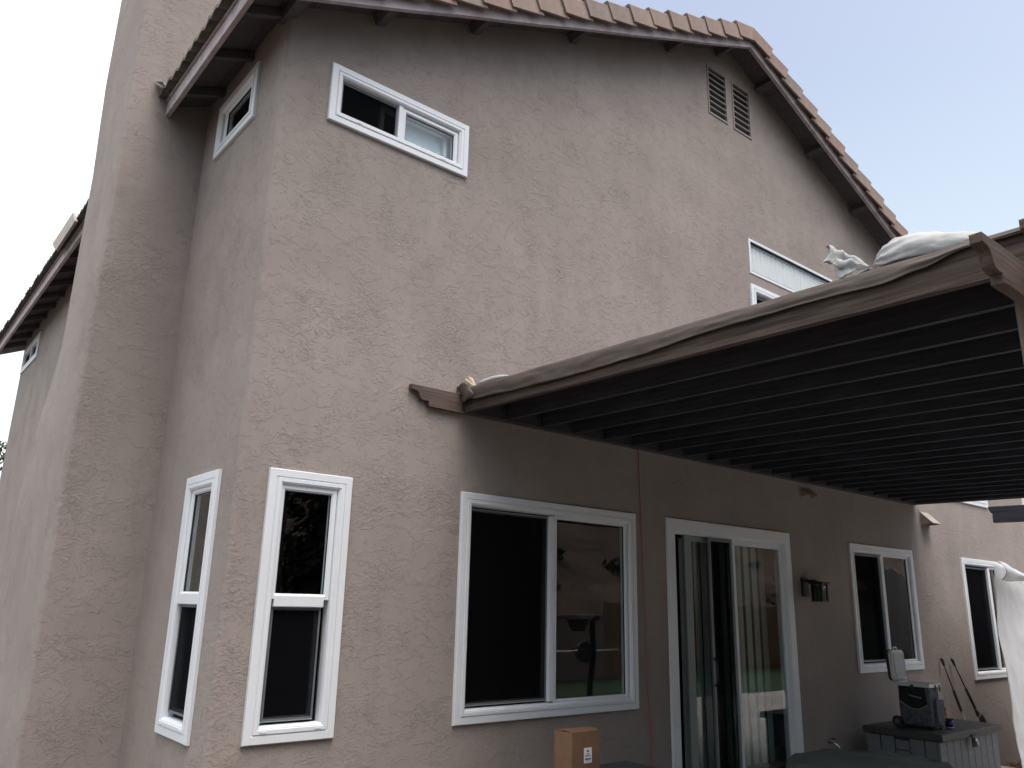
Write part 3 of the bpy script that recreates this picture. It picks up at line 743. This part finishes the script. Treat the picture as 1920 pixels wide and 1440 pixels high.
# ------------------------------------------------------------------ patio cover
pc = empty('patio_cover', (3.38, -2, GZ), 'dark brown wooden patio cover with many closely spaced rafters', 'patio cover')
CB = 2.806; CS = 0.0140        # underside height at the wall, slope
def cz(y): return CB + CS*y
def scroll_prof(x_tip, z0, h, n=12):
    """(x, z) outline of a decorative end: tip at the top left, S curve down to a step; x grows to the right"""
    p = [(x_tip, z0+h), (x_tip, z0+h-.038)]
    for i in range(1, n+1):
        t = i/n; p.append((x_tip+.012+.118*t+.012*math.sin(2*math.pi*t), z0+h-.040-(h-.040-.038)*(t**.9) + .010*math.sin(2*math.pi*t)))
    p += [(x_tip+.150, z0+.036), (x_tip+.152, z0)]
    return p
def scroll_beam(name, x_tip, x1, y0, y1, z0, h, m='beamx', parent=pc):
    p = scroll_prof(x_tip, z0, h) + [(x1, z0), (x1, z0+h)]
    return G().prism([(q[0], y0, q[1]) for q in p], (0, y1-y0, 0)).build(name, m, parent, bevel=.003)
scroll_beam('ledger', 2.897, 10.60, -.042, -.001, 2.797, .140)
scroll_beam('header_beam', 2.93, 10.75, -3.745, -3.70, 2.616, .156)
scroll_beam('header_beam', 2.93, 10.75, -3.908, -3.863, 2.616, .156)
YE = -4.55
def rafter(x0, x1, z0add, h, m, name, y0=-.044, y1=YE):
    g = G(); a = cz(y0)+z0add; b_ = cz(y1)+z0add
    g.add([(x0, y0, a), (x1, y0, a), (x1, y1, b_), (x0, y1, b_), (x0, y0, a+h), (x1, y0, a+h), (x1, y1, b_+h), (x0, y1, b_+h)],
          [(0, 1, 2, 3), (7, 6, 5, 4), (1, 0, 4, 5), (2, 1, 5, 6), (3, 2, 6, 7), (0, 3, 7, 4)])
    return g.build(name, m, pc, bevel=.002)
rafter(3.36, 3.402, 0, .16, 'beam', 'side_beam')
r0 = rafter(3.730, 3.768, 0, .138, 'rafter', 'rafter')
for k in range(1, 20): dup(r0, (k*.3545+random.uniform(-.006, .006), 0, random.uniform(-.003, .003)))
rafter(10.60, 10.64, 0, .16, 'beam', 'end_beam')
xs_ = [3.404]+[3.730+k*.3545 for k in range(20)]
for k, xa in enumerate(xs_):
    xb = xs_[k+1]-.004 if k < 20-0 and k+1 < len(xs_) else 10.598
    xa2 = xa+(.046 if k else 0)
    if xb-xa2 > .03: G().box(xa2, xb, -.085, -.046, 2.803, 2.94).build('added_dark_board', 'rafter', pc)  # added dark boards covering the lit ledger face, in place of shade
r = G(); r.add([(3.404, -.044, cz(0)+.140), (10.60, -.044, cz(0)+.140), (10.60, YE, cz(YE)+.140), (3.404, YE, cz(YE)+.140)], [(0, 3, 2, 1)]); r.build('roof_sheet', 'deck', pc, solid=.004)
G().box(3.600, 3.690, -3.698, -3.608, GZ, 2.752).build('post', 'post', pc, bevel=.004)
G().box(10.45, 10.54, -3.862, -3.746, GZ, 2.76).build('post', 'post', pc, bevel=.004)
# brown tarp: covers the top and droops over the side beam
def tlow(y):
    P_ = [(0.0, 2.905), (-.25, 2.872), (-.79, 2.852), (-1.3, 2.842), (-1.74, 2.846), (-2.3, 2.868), (-2.88, 2.866), (-3.2, 2.852), (-3.35, 2.87), (-3.56, 2.905), (-3.7, 2.90), (-4.6, 2.87)]
    for (a, za), (b, zb_) in zip(P_, P_[1:]):
        if b <= y <= a:
            t = (a-y)/(a-b); t = t*t*(3-2*t); return za+(zb_-za)*t
    return P_[-1][1]
def tarp(u, v):
    y = -.01-4.5*u; top = cz(y)+.163 + .006*noise.noise(Vector((y*3, 1, 0))); lo = tlow(y)+.004*noise.noise(Vector((y*9, 2, 0)))
    if v < .45:
        t = v/.45; z = lo+(top-lo)*t; bulge = .012+.012*math.sin(math.pi*t)*(1+.8*noise.noise(Vector((y*2.2, 5, 0)))) + .006*noise.noise(Vector((y*7, t*3, 9)))
        if t < .25: bulge += .012*(1-t/.25)
        return (3.36-bulge, y, z)
    t = (v-.45)/.55
    x = 3.345+7.28*t**2
    return (x, y, top+.004+.010*noise.noise(Vector((y*2, x*2, 3)))*min(1, t*4)+.006)
g = G(); g.grid(tarp, 160, 22); g.build('tarp', 'tarp', pc, solid=.003)
# crumpled corner of the tarp at the wall
g = G(); g.grid(lambda u, v: (3.345-.03*math.sin(3*u)-.02*v, -.005-.16*u-.02*math.sin(5*v), 2.875+.125*v+.012*math.sin(9*u+2*v)), 8, 8); g.build('tarp_fold', 'tarp', pc, solid=.003)
# metal brackets on the cover's edge
for y in (-4.02, -4.25):
    G().tube([(3.40, y, 2.93), (3.40, y, 2.99), (3.43, y-.03, 3.0)], .012, 8).build('tarp_clip', 'solar', pc)

p2 = empty('pergola', (12, -2, GZ), 'far dark pergola beam with a stepped end at the right edge', 'pergola')
def ypris(pts, x0, x1): return G().prism([(x0, p[0], p[1]) for p in pts], (x1-x0, 0, 0))
ypris([(-.39, 2.875), (-.39, 2.84), (-.41, 2.80), (-.44, 2.765), (-.43, 2.76), (-.43, 2.66), (-5.3, 2.60), (-5.3, 2.81)], 11.96, 12.05).build('pergola_beam', 'rafter', p2)
G().box(11.95, 12.06, -5.2, -5.09, GZ, 2.60).build('post', 'rafter', p2)
G().box(11.95, 12.06, -1.10, -0.99, 2.877, 2.93).build('block', 'rafter', p2)

# ------------------------------------------------------------------ sandbags
def sandbag():
    t = empty('sandbag', (3.5, -3.2, 2.96), 'plump white woven sandbag tied at the neck on the cover edge', 'sandbag', 'white sandbags holding down the tarp')
    # axis from the tied neck (y -3.11) out to the far end (y -3.62)
    A = Vector((3.455, -3.115, 2.995)); B = Vector((3.47, -3.60, 2.955))
    prof = [(0, .010), (.02, .018), (.05, .036), (.12, .058), (.25, .076), (.40, .080), (.55, .070), (.66, .056), (.80, .046), (.93, .030), (1.0, .008)]
    def rad(t):
        for (a, ra), (b, rb) in zip(prof, prof[1:]):
            if a <= t <= b: q = (t-a)/(b-a); q = q*q*(3-2*q); return ra+(rb-ra)*q
        return .01
    ax = (B-A); L = ax.length; d = ax.normalized(); sdv = d.cross(Vector((0, 0, 1))).normalized(); up = sdv.cross(d)
    def fn(u, v):
        an = 2*math.pi*u; r = rad(v); r *= 1+.16*math.exp(-v*6)*math.sin(an*11+2*math.sin(v*9))+.05*noise.noise(Vector((an*1.2, v*14, 3)))+.05*math.sin(an*2+v*17)*noise.noise(Vector((v*6, an, 1)))+.06*noise.noise(Vector((math.cos(an)*1.5, math.sin(an)*1.5, v*5)))
        c = A+ax*v; zz = math.sin(an)*r; zz = max(zz, -.035) if zz < 0 else zz*1.25
        return c + sdv*(math.cos(an)*r*1.25) + up*(zz+.012)
    G().grid(fn, 66, 40, True, True).build('bag_body', 'bag', t)
    def fan(u, v):     # ruffled neck
        an = 2*math.pi*u; r = .010+.060*v**1.3*(1+.35*math.sin(3*an+1)+.22*math.sin(7*an))
        c = A + Vector((-.008-.02*v, .02+.155*v, .004+.085*v-.02*v*v))
        q = noise.noise(Vector((math.cos(an)*2, math.sin(an)*2, v*5)))*.022*v; q2 = noise.noise(Vector((math.cos(an)*3, math.sin(an)*3, v*6+9)))*.03*v
        return c + Vector((math.cos(an)*r*.8+q, math.sin(an)*r*.35 + .02*math.sin(5*an)*v+q2, math.sin(an)*r*.75 + .022*math.sin(4*an)*v+q-q2))
    G().grid(fan, 60, 12, True, True).build('bag_neck', 'bag', t, solid=.002)
    def tail(u, v):
        return A + Vector((-.03+.05*u, .01+.10*v+.01*math.sin(9*u), -.01-.05*v*(.4+u)+.012*math.sin(14*u)*v))
    G().grid(tail, 20, 6).build('bag_corner', 'bag', t, solid=.002)
    G().tube([A+Vector((.015*math.cos(k*.7), .004*math.sin(k), .015*math.sin(k*.7))) for k in range(10)], .003, 6).build('tie_string', 'bagtan', t)
sandbag()
t = empty('sandbag', (3.42, -.15, 2.97), 'beige knotted end of a sandbag by the ledger', 'sandbag', 'white sandbags holding down the tarp')
A = Vector((3.43, -.10, 3.00))
def kn(u, v):
    an = 2*math.pi*u; r = .008+.040*v*(1+.5*math.sin(2*an+.5)+.25*math.sin(5*an))
    return A+Vector((-.01+math.cos(an)*r*.7, .01+.10*v, .065*v+math.sin(an)*r))
G().grid(kn, 40, 8, True, True).build('bag_neck', 'bagtan', t, solid=.002)
def kb(u, v):
    an = 2*math.pi*u; r = .030*math.sin(math.pi*min(1, .12+v*.88))**.6*(1+.1*noise.noise(Vector((math.cos(an), math.sin(an), v*4))))
    return A+Vector((.02+math.cos(an)*r*1.5, -.01-.33*v, math.sin(an)*r+.022))
G().grid(kb, 30, 16, True, True).build('bag_body', 'bag', t)

# ------------------------------------------------------------------ deck box and what stands on it
LZ = .33
db = empty('deck_box', (9.16, -.58, GZ), 'grey plank pattern storage box with a dark lid under the window', 'storage box')
X0, X1, Y0, Y1 = 8.50, 9.88, -.93, -.20
G().box(X0+.03, X1-.03, Y0+.03, Y1-.03, GZ+.02, LZ-.07).build('box_core', 'gasket', db)
nb = 9; w = (X1-X0)/nb
for k in range(nb): G().box(X0+w*k+.004, X0+w*(k+1)-.004, Y0, Y0+.03, GZ+.01, LZ-.075).build('front_board', 'resin', db, bevel=.004)
nb = 5; w = (Y1-Y0-.0)/nb
for k in range(nb):
    yy = Y0+w*k
    if k == 2:
        for j in range(7): G().box(X0, X0+.03, yy+.004, yy+w-.004, GZ+.01+j*.094, GZ+.01+j*.094+.086).build('side_slat', 'resin', db, bevel=.004)
    else: G().box(X0, X0+.03, yy+.004+(.03 if k == 0 else 0), yy+w-.004, GZ+.01, LZ-.075).build('side_board', 'resin', db, bevel=.004)
    G().box(X1-.03, X1, yy+.004, yy+w-.004, GZ+.01, LZ-.075).build('side_board', 'resin', db, bevel=.004)
G().box(X0-.04, X1+.03, Y0-.05, Y1+.02, LZ-.068, LZ).build('lid', 'resinlid', db, bevel=.014)
G().box(9.10, 9.20, Y0-.062, Y0-.051, LZ-.16, LZ-.04).build('latch_plate', 'rubber', db, bevel=.003)
G().tube([(9.13, Y0-.07, LZ-.07), (9.14, Y0-.085, LZ-.11), (9.17, Y0-.08, LZ-.15)], [.012, .017, .009], 10).build('latch', 'chrome', db)
G().box(9.13, 9.18, Y0-.003, Y0-.001, LZ-.235, LZ-.215).build('badge', 'piping', db)

def cooler():
    t = empty('cooler', (8.8, -.6, LZ), 'grey soft sided wheeled cooler standing open on the storage box', 'cooler')
    x0, x1, y0, y1, zb0, zt = 8.725, 8.965, -.785, -.45, LZ+.035, .735
    def body(u, v):
        z = zb0+(zt-zb0)*v; an = 2*math.pi*u; cx, cy = (x0+x1)/2, (y0+y1)/2; hx, hy = (x1-x0)/2-.006, (y1-y0)/2-.006
        e = .22; c, s = math.cos(an), math.sin(an)
        k = 1+.018*math.sin(math.pi*v)
        return (cx+hx*k*abs(c)**e*(1 if c > 0 else -1), cy+hy*k*abs(s)**e*(1 if s > 0 else -1), z)
    G().grid(body, 64, 8, True, True).build('body', 'coolfab', t)
    G().box(x0+.02, x1-.02, y0+.02, y1-.02, zb0-.004, zb0+.01).build('base_board', 'rubber', t)
    # black mesh pocket on the left face with curved piping
    pr = [(y0+.05, zt-.01)]
    for i in range(13):
        q = i/12; pr.append((y0+.03+(y1-y0-.06)*q, zt-.15-.07*math.sin(math.pi*(q*.9+.1))+.0))
    pr.append((y1-.03, zt-.01))
    G().prism([(x0-.008, p[0], p[1]) for p in pr], (.006, 0, 0)).build('mesh_panel', 'coolblack', t)
    G().tube([(x0-.010, p[0], p[1]) for p in pr[1:-1]], .004, 6).build('piping', 'piping', t)
    # pocket on the front face
    pk = [(x0+.075, zb0+.03)]
    for i in range(7): a = math.pi-math.pi/2*i/6; pk.append((x0+.105+.03*math.cos(a), zb0+.22+.03*math.sin(a)))
    for i in range(7): a = math.pi/2-math.pi/2*i/6; pk.append((x1-.045+.03*math.cos(a), zb0+.22+.03*math.sin(a)))
    pk.append((x1-.015, zb0+.03))
    G().prism([(p[0], y0-.030, p[1]) for p in pk], (0, .030, 0)).build('front_pocket', 'coolfab', t, bevel=.008)
    G().tube([(p[0], y0-.030, p[1]) for p in pk], .004, 6).build('piping', 'piping', t)
    # rim
    g = ringprof((lambda u, v, w_: (u, v, w_)), x0-.008, x1+.008, y0-.008, y1+.008, [(0, zt-.006), (0, zt+.022), (.006, zt+.028), (.026, zt+.028), (.030, zt+.022), (.034, zt-.10)])
    g.build('rim', 'coolwhite', t)
    G().box(x0+.03, x1-.03, y0+.03, y1-.03, zt-.11, zt-.10).build('liner', 'coolinner', t)
    for (cx, cy) in ((x0+.11, 1), (x0+.20, 1)):
        G().box(cx, cx+.022, y0-.016, y0-.008, zt-.05, zt+.016).build('strap', 'rubber', t, bevel=.002)
    G().box(x0-.014, x0-.008, (y0+y1)/2-.015, (y0+y1)/2+.015, zt-.04, zt+.012).build('strap', 'rubber', t)
    G().tube([(x0-.012, y0+.21, zt-.085), (x0-.026, y0+.17, zt-.095), (x0-.026, y0+.11, zt-.105), (x0-.012, y0+.08, zt-.11)], .006, 6).build('side_handle', 'piping', t)
    # lid, tipped up on its hinge along the back edge
    lx0, lx1 = x0+.0, x1+.03; lz0 = zt+.035; H = .30; lean = .015
    def rr(x0_, x1_, z0_, z1_, r, y):
        out = []
        for (cx, cz_, a0) in ((x1_-r, z1_-r, 0), (x0_+r, z1_-r, 90), (x0_+r, z0_+r, 180), (x1_-r, z0_+r, 270)):
            for i in range(5):
                a = R_(a0+90*i/4); px, pz = cx+r*math.cos(a), cz_+r*math.sin(a); out.append((px, y+lean*(pz-lz0)/H, pz))
        return out
    G().prism(rr(lx0, lx1, lz0, lz0+H, .045, y1), (0, .045, 0)).build('lid', 'coolwhite', t, bevel=.01)
    G().prism(rr(lx0+.028, lx1-.024, lz0+.03, lz0+H-.03, .02, y1-.006), (0, .006, 0)).build('lid_liner', 'coolinner', t, bevel=.003)
    rim = rr(lx0+.028, lx1-.024, lz0+.03, lz0+H-.03, .02, y1-.006); G().tube(rim+[rim[0]], .005, 6).build('lid_seal', 'coolwhite', t)
    G().prism(rr(lx0-.006, lx1-.0, lz0-.004, lz0+H+.004, .05, y1+.047), (0, .022, 0)).build('lid_cover', 'rubber', t, bevel=.006)
    G().tube([(lx0+.06, y1+lean+.01, lz0+H+.006), (lx0+.08, y1+lean+.01, lz0+H+.028), (lx0+.13, y1+lean+.01, lz0+H+.028), (lx0+.15, y1+lean+.01, lz0+H+.006)], .009, 8).build('lid_handle', 'coolwhite', t)
    for z in (0,): G().box(x0+.04, x1-.04, y1-.012, y1+.02, zt+.02, zt+.05).build('hinge', 'coolinner', t)
    # wheels and trolley
    for x in (x0-.012, x1-.02):
        wh = G().tube([(x-.014, y1+.01, LZ+.052), (x+.014, y1+.01, LZ+.052)], .052, 20).build('wheel', 'rubber', t)
        G().tube([(x-.0155, y1+.01, LZ+.052), (x+.0155, y1+.01, LZ+.052)], .024, 14).build('hub', 'greyframe', wh)
    G().box(x0+.02, x1-.01, y0-.01, y1+.02, LZ+.018, LZ+.032).build('trolley_plate', 'rubber', t)
    for x in (x0+.04, x1-.03): G().tube([(x, y0+.02, LZ+.001), (x, y0+.02, LZ+.03)], .012, 8).build('foot', 'rubber', t)
cooler()
t = empty('tub', (9.06, -.80, LZ), 'small navy plastic tub beside the cooler on the storage box', 'tub')
G().tube([(9.06, -.80, LZ+.001), (9.06, -.80, LZ+.085)], [.036, .042], 20).build('tub_body', 'tub', t)
G().tube([(9.06, -.80, LZ+.085), (9.06, -.80, LZ+.094)], .046, 20).build('tub_rim', 'rubber', t)
G().tube([(9.06, -.80, LZ+.002), (9.06, -.80, LZ+.014)], .039, 20).build('tub_base_band', 'tubwhite', t)

def tool(top, low, label, name, kind):
    top = Vector(top); low = Vector(low); d = (low-top).normalized(); end = top + d*((top.z-GZ)/-d.z)
    t = empty(name, end, label, 'garden tool', 'long handled tools leaning on the wall')
    L = (end-top).length
    g1 = .38
    Pt = lambda s: top+d*s
    G().tube([Pt(.0), Pt(.02), Pt(.10)], [.008, .020, .012], 8).build('hanging_loop', 'rubber', t)
    G().tube([Pt(.08), Pt(g1+.02)], .0085, 8).build('shaft', 'tool', t)
    G().tube([Pt(g1), Pt(g1+.015), Pt(g1+.25)], [.012, .017, .017], 10).build('grip', 'rubber', t)
    side = Vector((1, 0, 0))
    if kind == 'rake':
        G().tube([Pt(g1+.25), Pt(L-.10)], .010, 8).build('shaft', 'solar', t)
        G().box(end.x-.12, end.x+.12, end.y-.02, end.y+.01, GZ, GZ+.10).build('rake_head', 'tool', t, bevel=.004)
    else:
        G().tube([Pt(g1+.25), Pt(g1+.34)], [.017, .026], 10).build('socket', 'tool', t)
        def bl(u, v):
            s = g1+.31+.34*v; hw = .085*min(1, (v*5)**.5 if v < .2 else 1)*(1 if v < .75 else math.sqrt(max(.02, 1-((v-.75)/.25)**2)))
            hw = max(hw, .012); return Pt(s)+side*hw*(2*u-1)+Vector((0, -.02-.035*(1-(2*u-1)**2), 0))
        G().grid(bl, 10, 16).build('blade', 'tool', t, solid=.005)
tool((10.83, -.03, .925), (10.889, -.2, .219), 'left one of two dark long handled tools leaning on the wall', 'garden_tool', 'rake')
tool((11.12, -.03, .915), (11.29, -.2, .254), 'dark shovel with blade down, right one of two leaning tools', 'shovel', 'shovel')
t = empty('hand_tool', (10.1, -.06, .30), 'short black and red handle standing behind the cooler', 'hand tool')
G().tube([(10.63, -.06, .43), (10.66, -.08, .33)], .014, 8).build('grip', 'rubber', t)
G().tube([(10.66, -.08, .33), (10.70, -.14, .0), (10.72, -.18, GZ)], .012, 8).build('shaft', 'red', t)

# ------------------------------------------------------------------ carton, dark box, covered table, sheet
t = empty('storage_bench', (4.2, -.8, GZ), 'low dark lidded box whose corner shows behind the carton', 'storage box')
G().box(3.72, 4.55, -1.12, -.49, GZ, .355).build('bench_body', 'darkbox', t, bevel=.01)
G().box(3.70, 4.575, -1.14, -.475, .357, .40).build('lid', 'darkbox', t, bevel=.012)
t = empty('cardboard_carton', (3.95, -.7, .40), 'brown cardboard carton with a white printed label', 'carton')
cx0, cx1, cy0, cy1, ct = 3.795, 4.045, -.74, -.575, .668
G().box(cx0, cx1, cy0, cy1, .401, ct).build('carton_body', 'carton', t, bevel=.003)
G().add([(cx0, cy0, ct+.001), (cx1, cy0, ct+.001), (cx1, cy0+.082, ct+.012), (cx0, cy0+.082, ct+.012)], [(0, 1, 2, 3)]).build('top_flap', 'carton', t, solid=.003)
G().add([(cx0, cy1, ct+.001), (cx0, cy1-.08, ct+.007), (cx1, cy1-.08, ct+.007), (cx1, cy1, ct+.001)], [(0, 1, 2, 3)]).build('top_flap', 'carton', t, solid=.003)
lb = G().box(cx0+.105, cx0+.175, cy0-.0025, cy0-.001, ct-.185, ct-.095).build('label', 'paper', t)
def ink(x0, x1, z0, z1): G().box(cx0+.105+x0, cx0+.105+x1, cy0-.0034, cy0-.0026, ct-.185+z0, ct-.185+z1).build('print_line', 'ink', lb)
for (a_, b_, z_, h_) in ((.024, .030, .066, .009), (.031, .037, .066, .009), (.038, .045, .066, .009), (.022, .030, .053, .004), (.032, .046, .053, .004), (.012, .018, .039, .007), (.020, .026, .039, .007), (.028, .038, .039, .007), (.043, .049, .039, .007), (.051, .057, .039, .007),
                         (.010, .017, .018, .011), (.019, .025, .018, .011), (.027, .031, .018, .011), (.033, .039, .018, .011), (.044, .050, .018, .011), (.052, .058, .018, .011), (.012, .030, .010, .002), (.034, .056, .010, .002)): ink(a_, b_, z_, z_+h_)

def cover(u, v):
    an = 2*math.pi*u; cx, cy = 6.02, -1.52; top = .405
    fold = math.sin(an*9+1.3*math.sin(an*2))
    if v < .35:
        r = .62*v/.35; z = top + .012*math.sin(3*an)*v + .03*noise.noise(Vector((r*3*math.cos(an), r*3*math.sin(an), 0))) - .015*fold*(v/.35)**3
    else:
        q = (v-.35)/.65; r = .62+.16*q+.05*fold*q; z = top-.83*q-.035*(1-q)*abs(fold)
        if q < .12: z = top-.83*q*.7
    return (cx+r*math.cos(an)*1.05, cy+r*math.sin(an)*.85, max(z, GZ+.004))
G().grid(cover, 110, 36, True, True).build('covered_table', 'cover', label='round patio table under a draped grey green cover', cat='covered table')

def sheet(u, v):
    # a plastic sheet draped from a pole, its left hem running down to the right
    z = 2.02-2.42*v; xl = 9.72+.16*v+.22*v*v; 
    if v < .12: xl = 9.80-.9*v+.0
    x = xl+(2.0+.2*v)*u; y = -1.15+.07*math.sin(8*u+1.5*v)*(.3+v)+.05*noise.noise(Vector((x*1.7, z*1.2, 0)))+.022*noise.noise(Vector((x*6, z*3+x*2, 4)))+.012*abs(noise.noise(Vector((x*9+z*5, z*4, 7))))
    if v < .06: z -= .30*max(0, u-.25)
    return (x*1.113, y+.40, 1.45+(z-.12*u*(1-v)-1.45)*1.113)
st = empty('plastic_sheet', (11.8, -.75, GZ), 'white translucent plastic sheet hanging loose in front of the far window', 'plastic sheet')
G().grid(sheet, 60, 50).build('sheet_drape', 'sheet', st, solid=.003)
def flap(u, v):
    x = 9.70+.75*u+.03*v; z = 2.02+.03*math.sin(math.pi*u)-.30*u*.55-.20*v*(1-.75*u)*(1+.2*math.sin(4*u)); y = -1.24-.07*math.sin(math.pi*v)-.015*math.sin(9*u)
    return (x*1.113, y+.40, 1.45+(z-1.45)*1.113)
G().grid(flap, 30, 14).build('sheet_fold', 'sheet', st, solid=.003)
G().tube([(12.2, -.70, GZ), (12.2, -.70, 1.9)], .02, 10).build('pole', 'post', st)

# ------------------------------------------------------------------ trees at the back of the yard, behind the camera
rb = random.Random(21)
tsp = [(-5.4, -9.6, 7.0), (-2.0, -9.9, 7.9), (1.5, -9.5, 7.1), (5.0, -9.9, 6.7), (8.4, -10.1, 5.2)]
tl = ['leftmost of the five tall screening trees behind the patio', 'tallest screening tree behind the patio, second from the left', 'middle screening tree behind the patio', 'screening tree behind the patio, fourth from the left', 'shortest and rightmost screening tree behind the patio']
for (x, y, h), lb_ in zip(tsp, tl):
    t = empty('screening_tree', (x, y, GZ), lb_, 'tree', 'screening trees behind the patio')
    G().tube([(x, y, GZ), (x+.1, y, GZ+h*.3), (x-.05, y+.1, GZ+h*.7)], [.12, .09, .04], 8).build('trunk', 'bark', t)
    g = G()
    for i in range(38):
        leaves(g, (x+rb.uniform(-1.4, 1.4), y+rb.uniform(-.8, .8), GZ+.9+rb.random()*(h-1.2)), (.85, .7, .7), 240, .12, rb)
    g.build('crown', 'leaf2', t, kind='stuff')

er = empty('exercise_rack', (9.8, -5.0, GZ), 'black exercise stand with a disc and a crossbar out on the lawn edge', 'exercise stand')
G().tube(smooth_path([(9.75, -5, GZ), (9.72, -5, .2), (9.80, -5, .7), (9.78, -5, 1.2), (9.9, -5, 1.28)]), .05, 10).build('upright', 'rubber', er)
G().tube([(9.6, -5.06, .72), (9.6, -4.98, .72)], .17, 20).build('weight_plate', 'tool', er)
G().tube([(8.9, -5, .74), (11.0, -5, .76)], .014, 8).build('crossbar', 'chrome', er)
G().grid(lambda u, v: (9.45+(.10+.10*v)*math.cos(6.2832*u), -5+(.10+.10*v)*math.sin(6.2832*u), 1.05+.2*v), 20, 4, True, True).build('bowl', 'rubber', er, solid=.01)
G().box(9.4, 10.4, -5.3, -4.7, GZ, GZ+.06).build('foot_plate', 'rubber', er, bevel=.01)
G().tube([(9.55, -6.2, GZ), (9.50, -6.2, 1.6), (9.65, -6.2, 3.1)], .022, 8).build('net_pole', 'vinyl', label='thin white pole standing on the lawn behind the exercise stand', cat='pole')

# ------------------------------------------------------------------ tree beyond the far corner
tr = empty('garden_tree', (1.6, 15.5, GZ), 'leafy tree with white blossom beyond the left corner of the house', 'tree')
G().tube([(1.3, 15.5, GZ), (1.35, 15.5, 1.4), (1.2, 15.4, 2.8)], [.14, .11, .07], 10).build('trunk', 'bark', tr)
for a, e in (((1.25, 15.45, 2.2), (.2, 15.2, 3.6)), ((1.25, 15.45, 2.4), (2.2, 15.8, 3.8)), ((1.2, 15.4, 2.7), (1.3, 15.0, 4.3))):
    G().tube([a, ((a[0]+e[0])/2, (a[1]+e[1])/2, (a[2]+e[2])/2+.15), e], [.06, .045, .02], 8).build('limb', 'bark', tr)
rt_ = random.Random(8); g = G()
for i in range(34):
    c = (1.3+rt_.uniform(-1.5, 1.5), 15.5+rt_.uniform(-1.2, 1.2), 3.25+rt_.uniform(-1.1, 1.15)); leaves(g, c, (.5, .5, .36), 230, .062, rt_)
g.build('crown', 'leaf', tr, kind='stuff')
g = G()
for i in range(26):
    leaves(g, (1.3+rt_.uniform(-1.6, 1.6), 14.2+rt_.uniform(-.3, .3), 3.3+rt_.uniform(-1.2, 1.2)), (.09, .09, .09), 24, .05, rt_)
g.build('blossom', 'blossom', tr, kind='stuff')
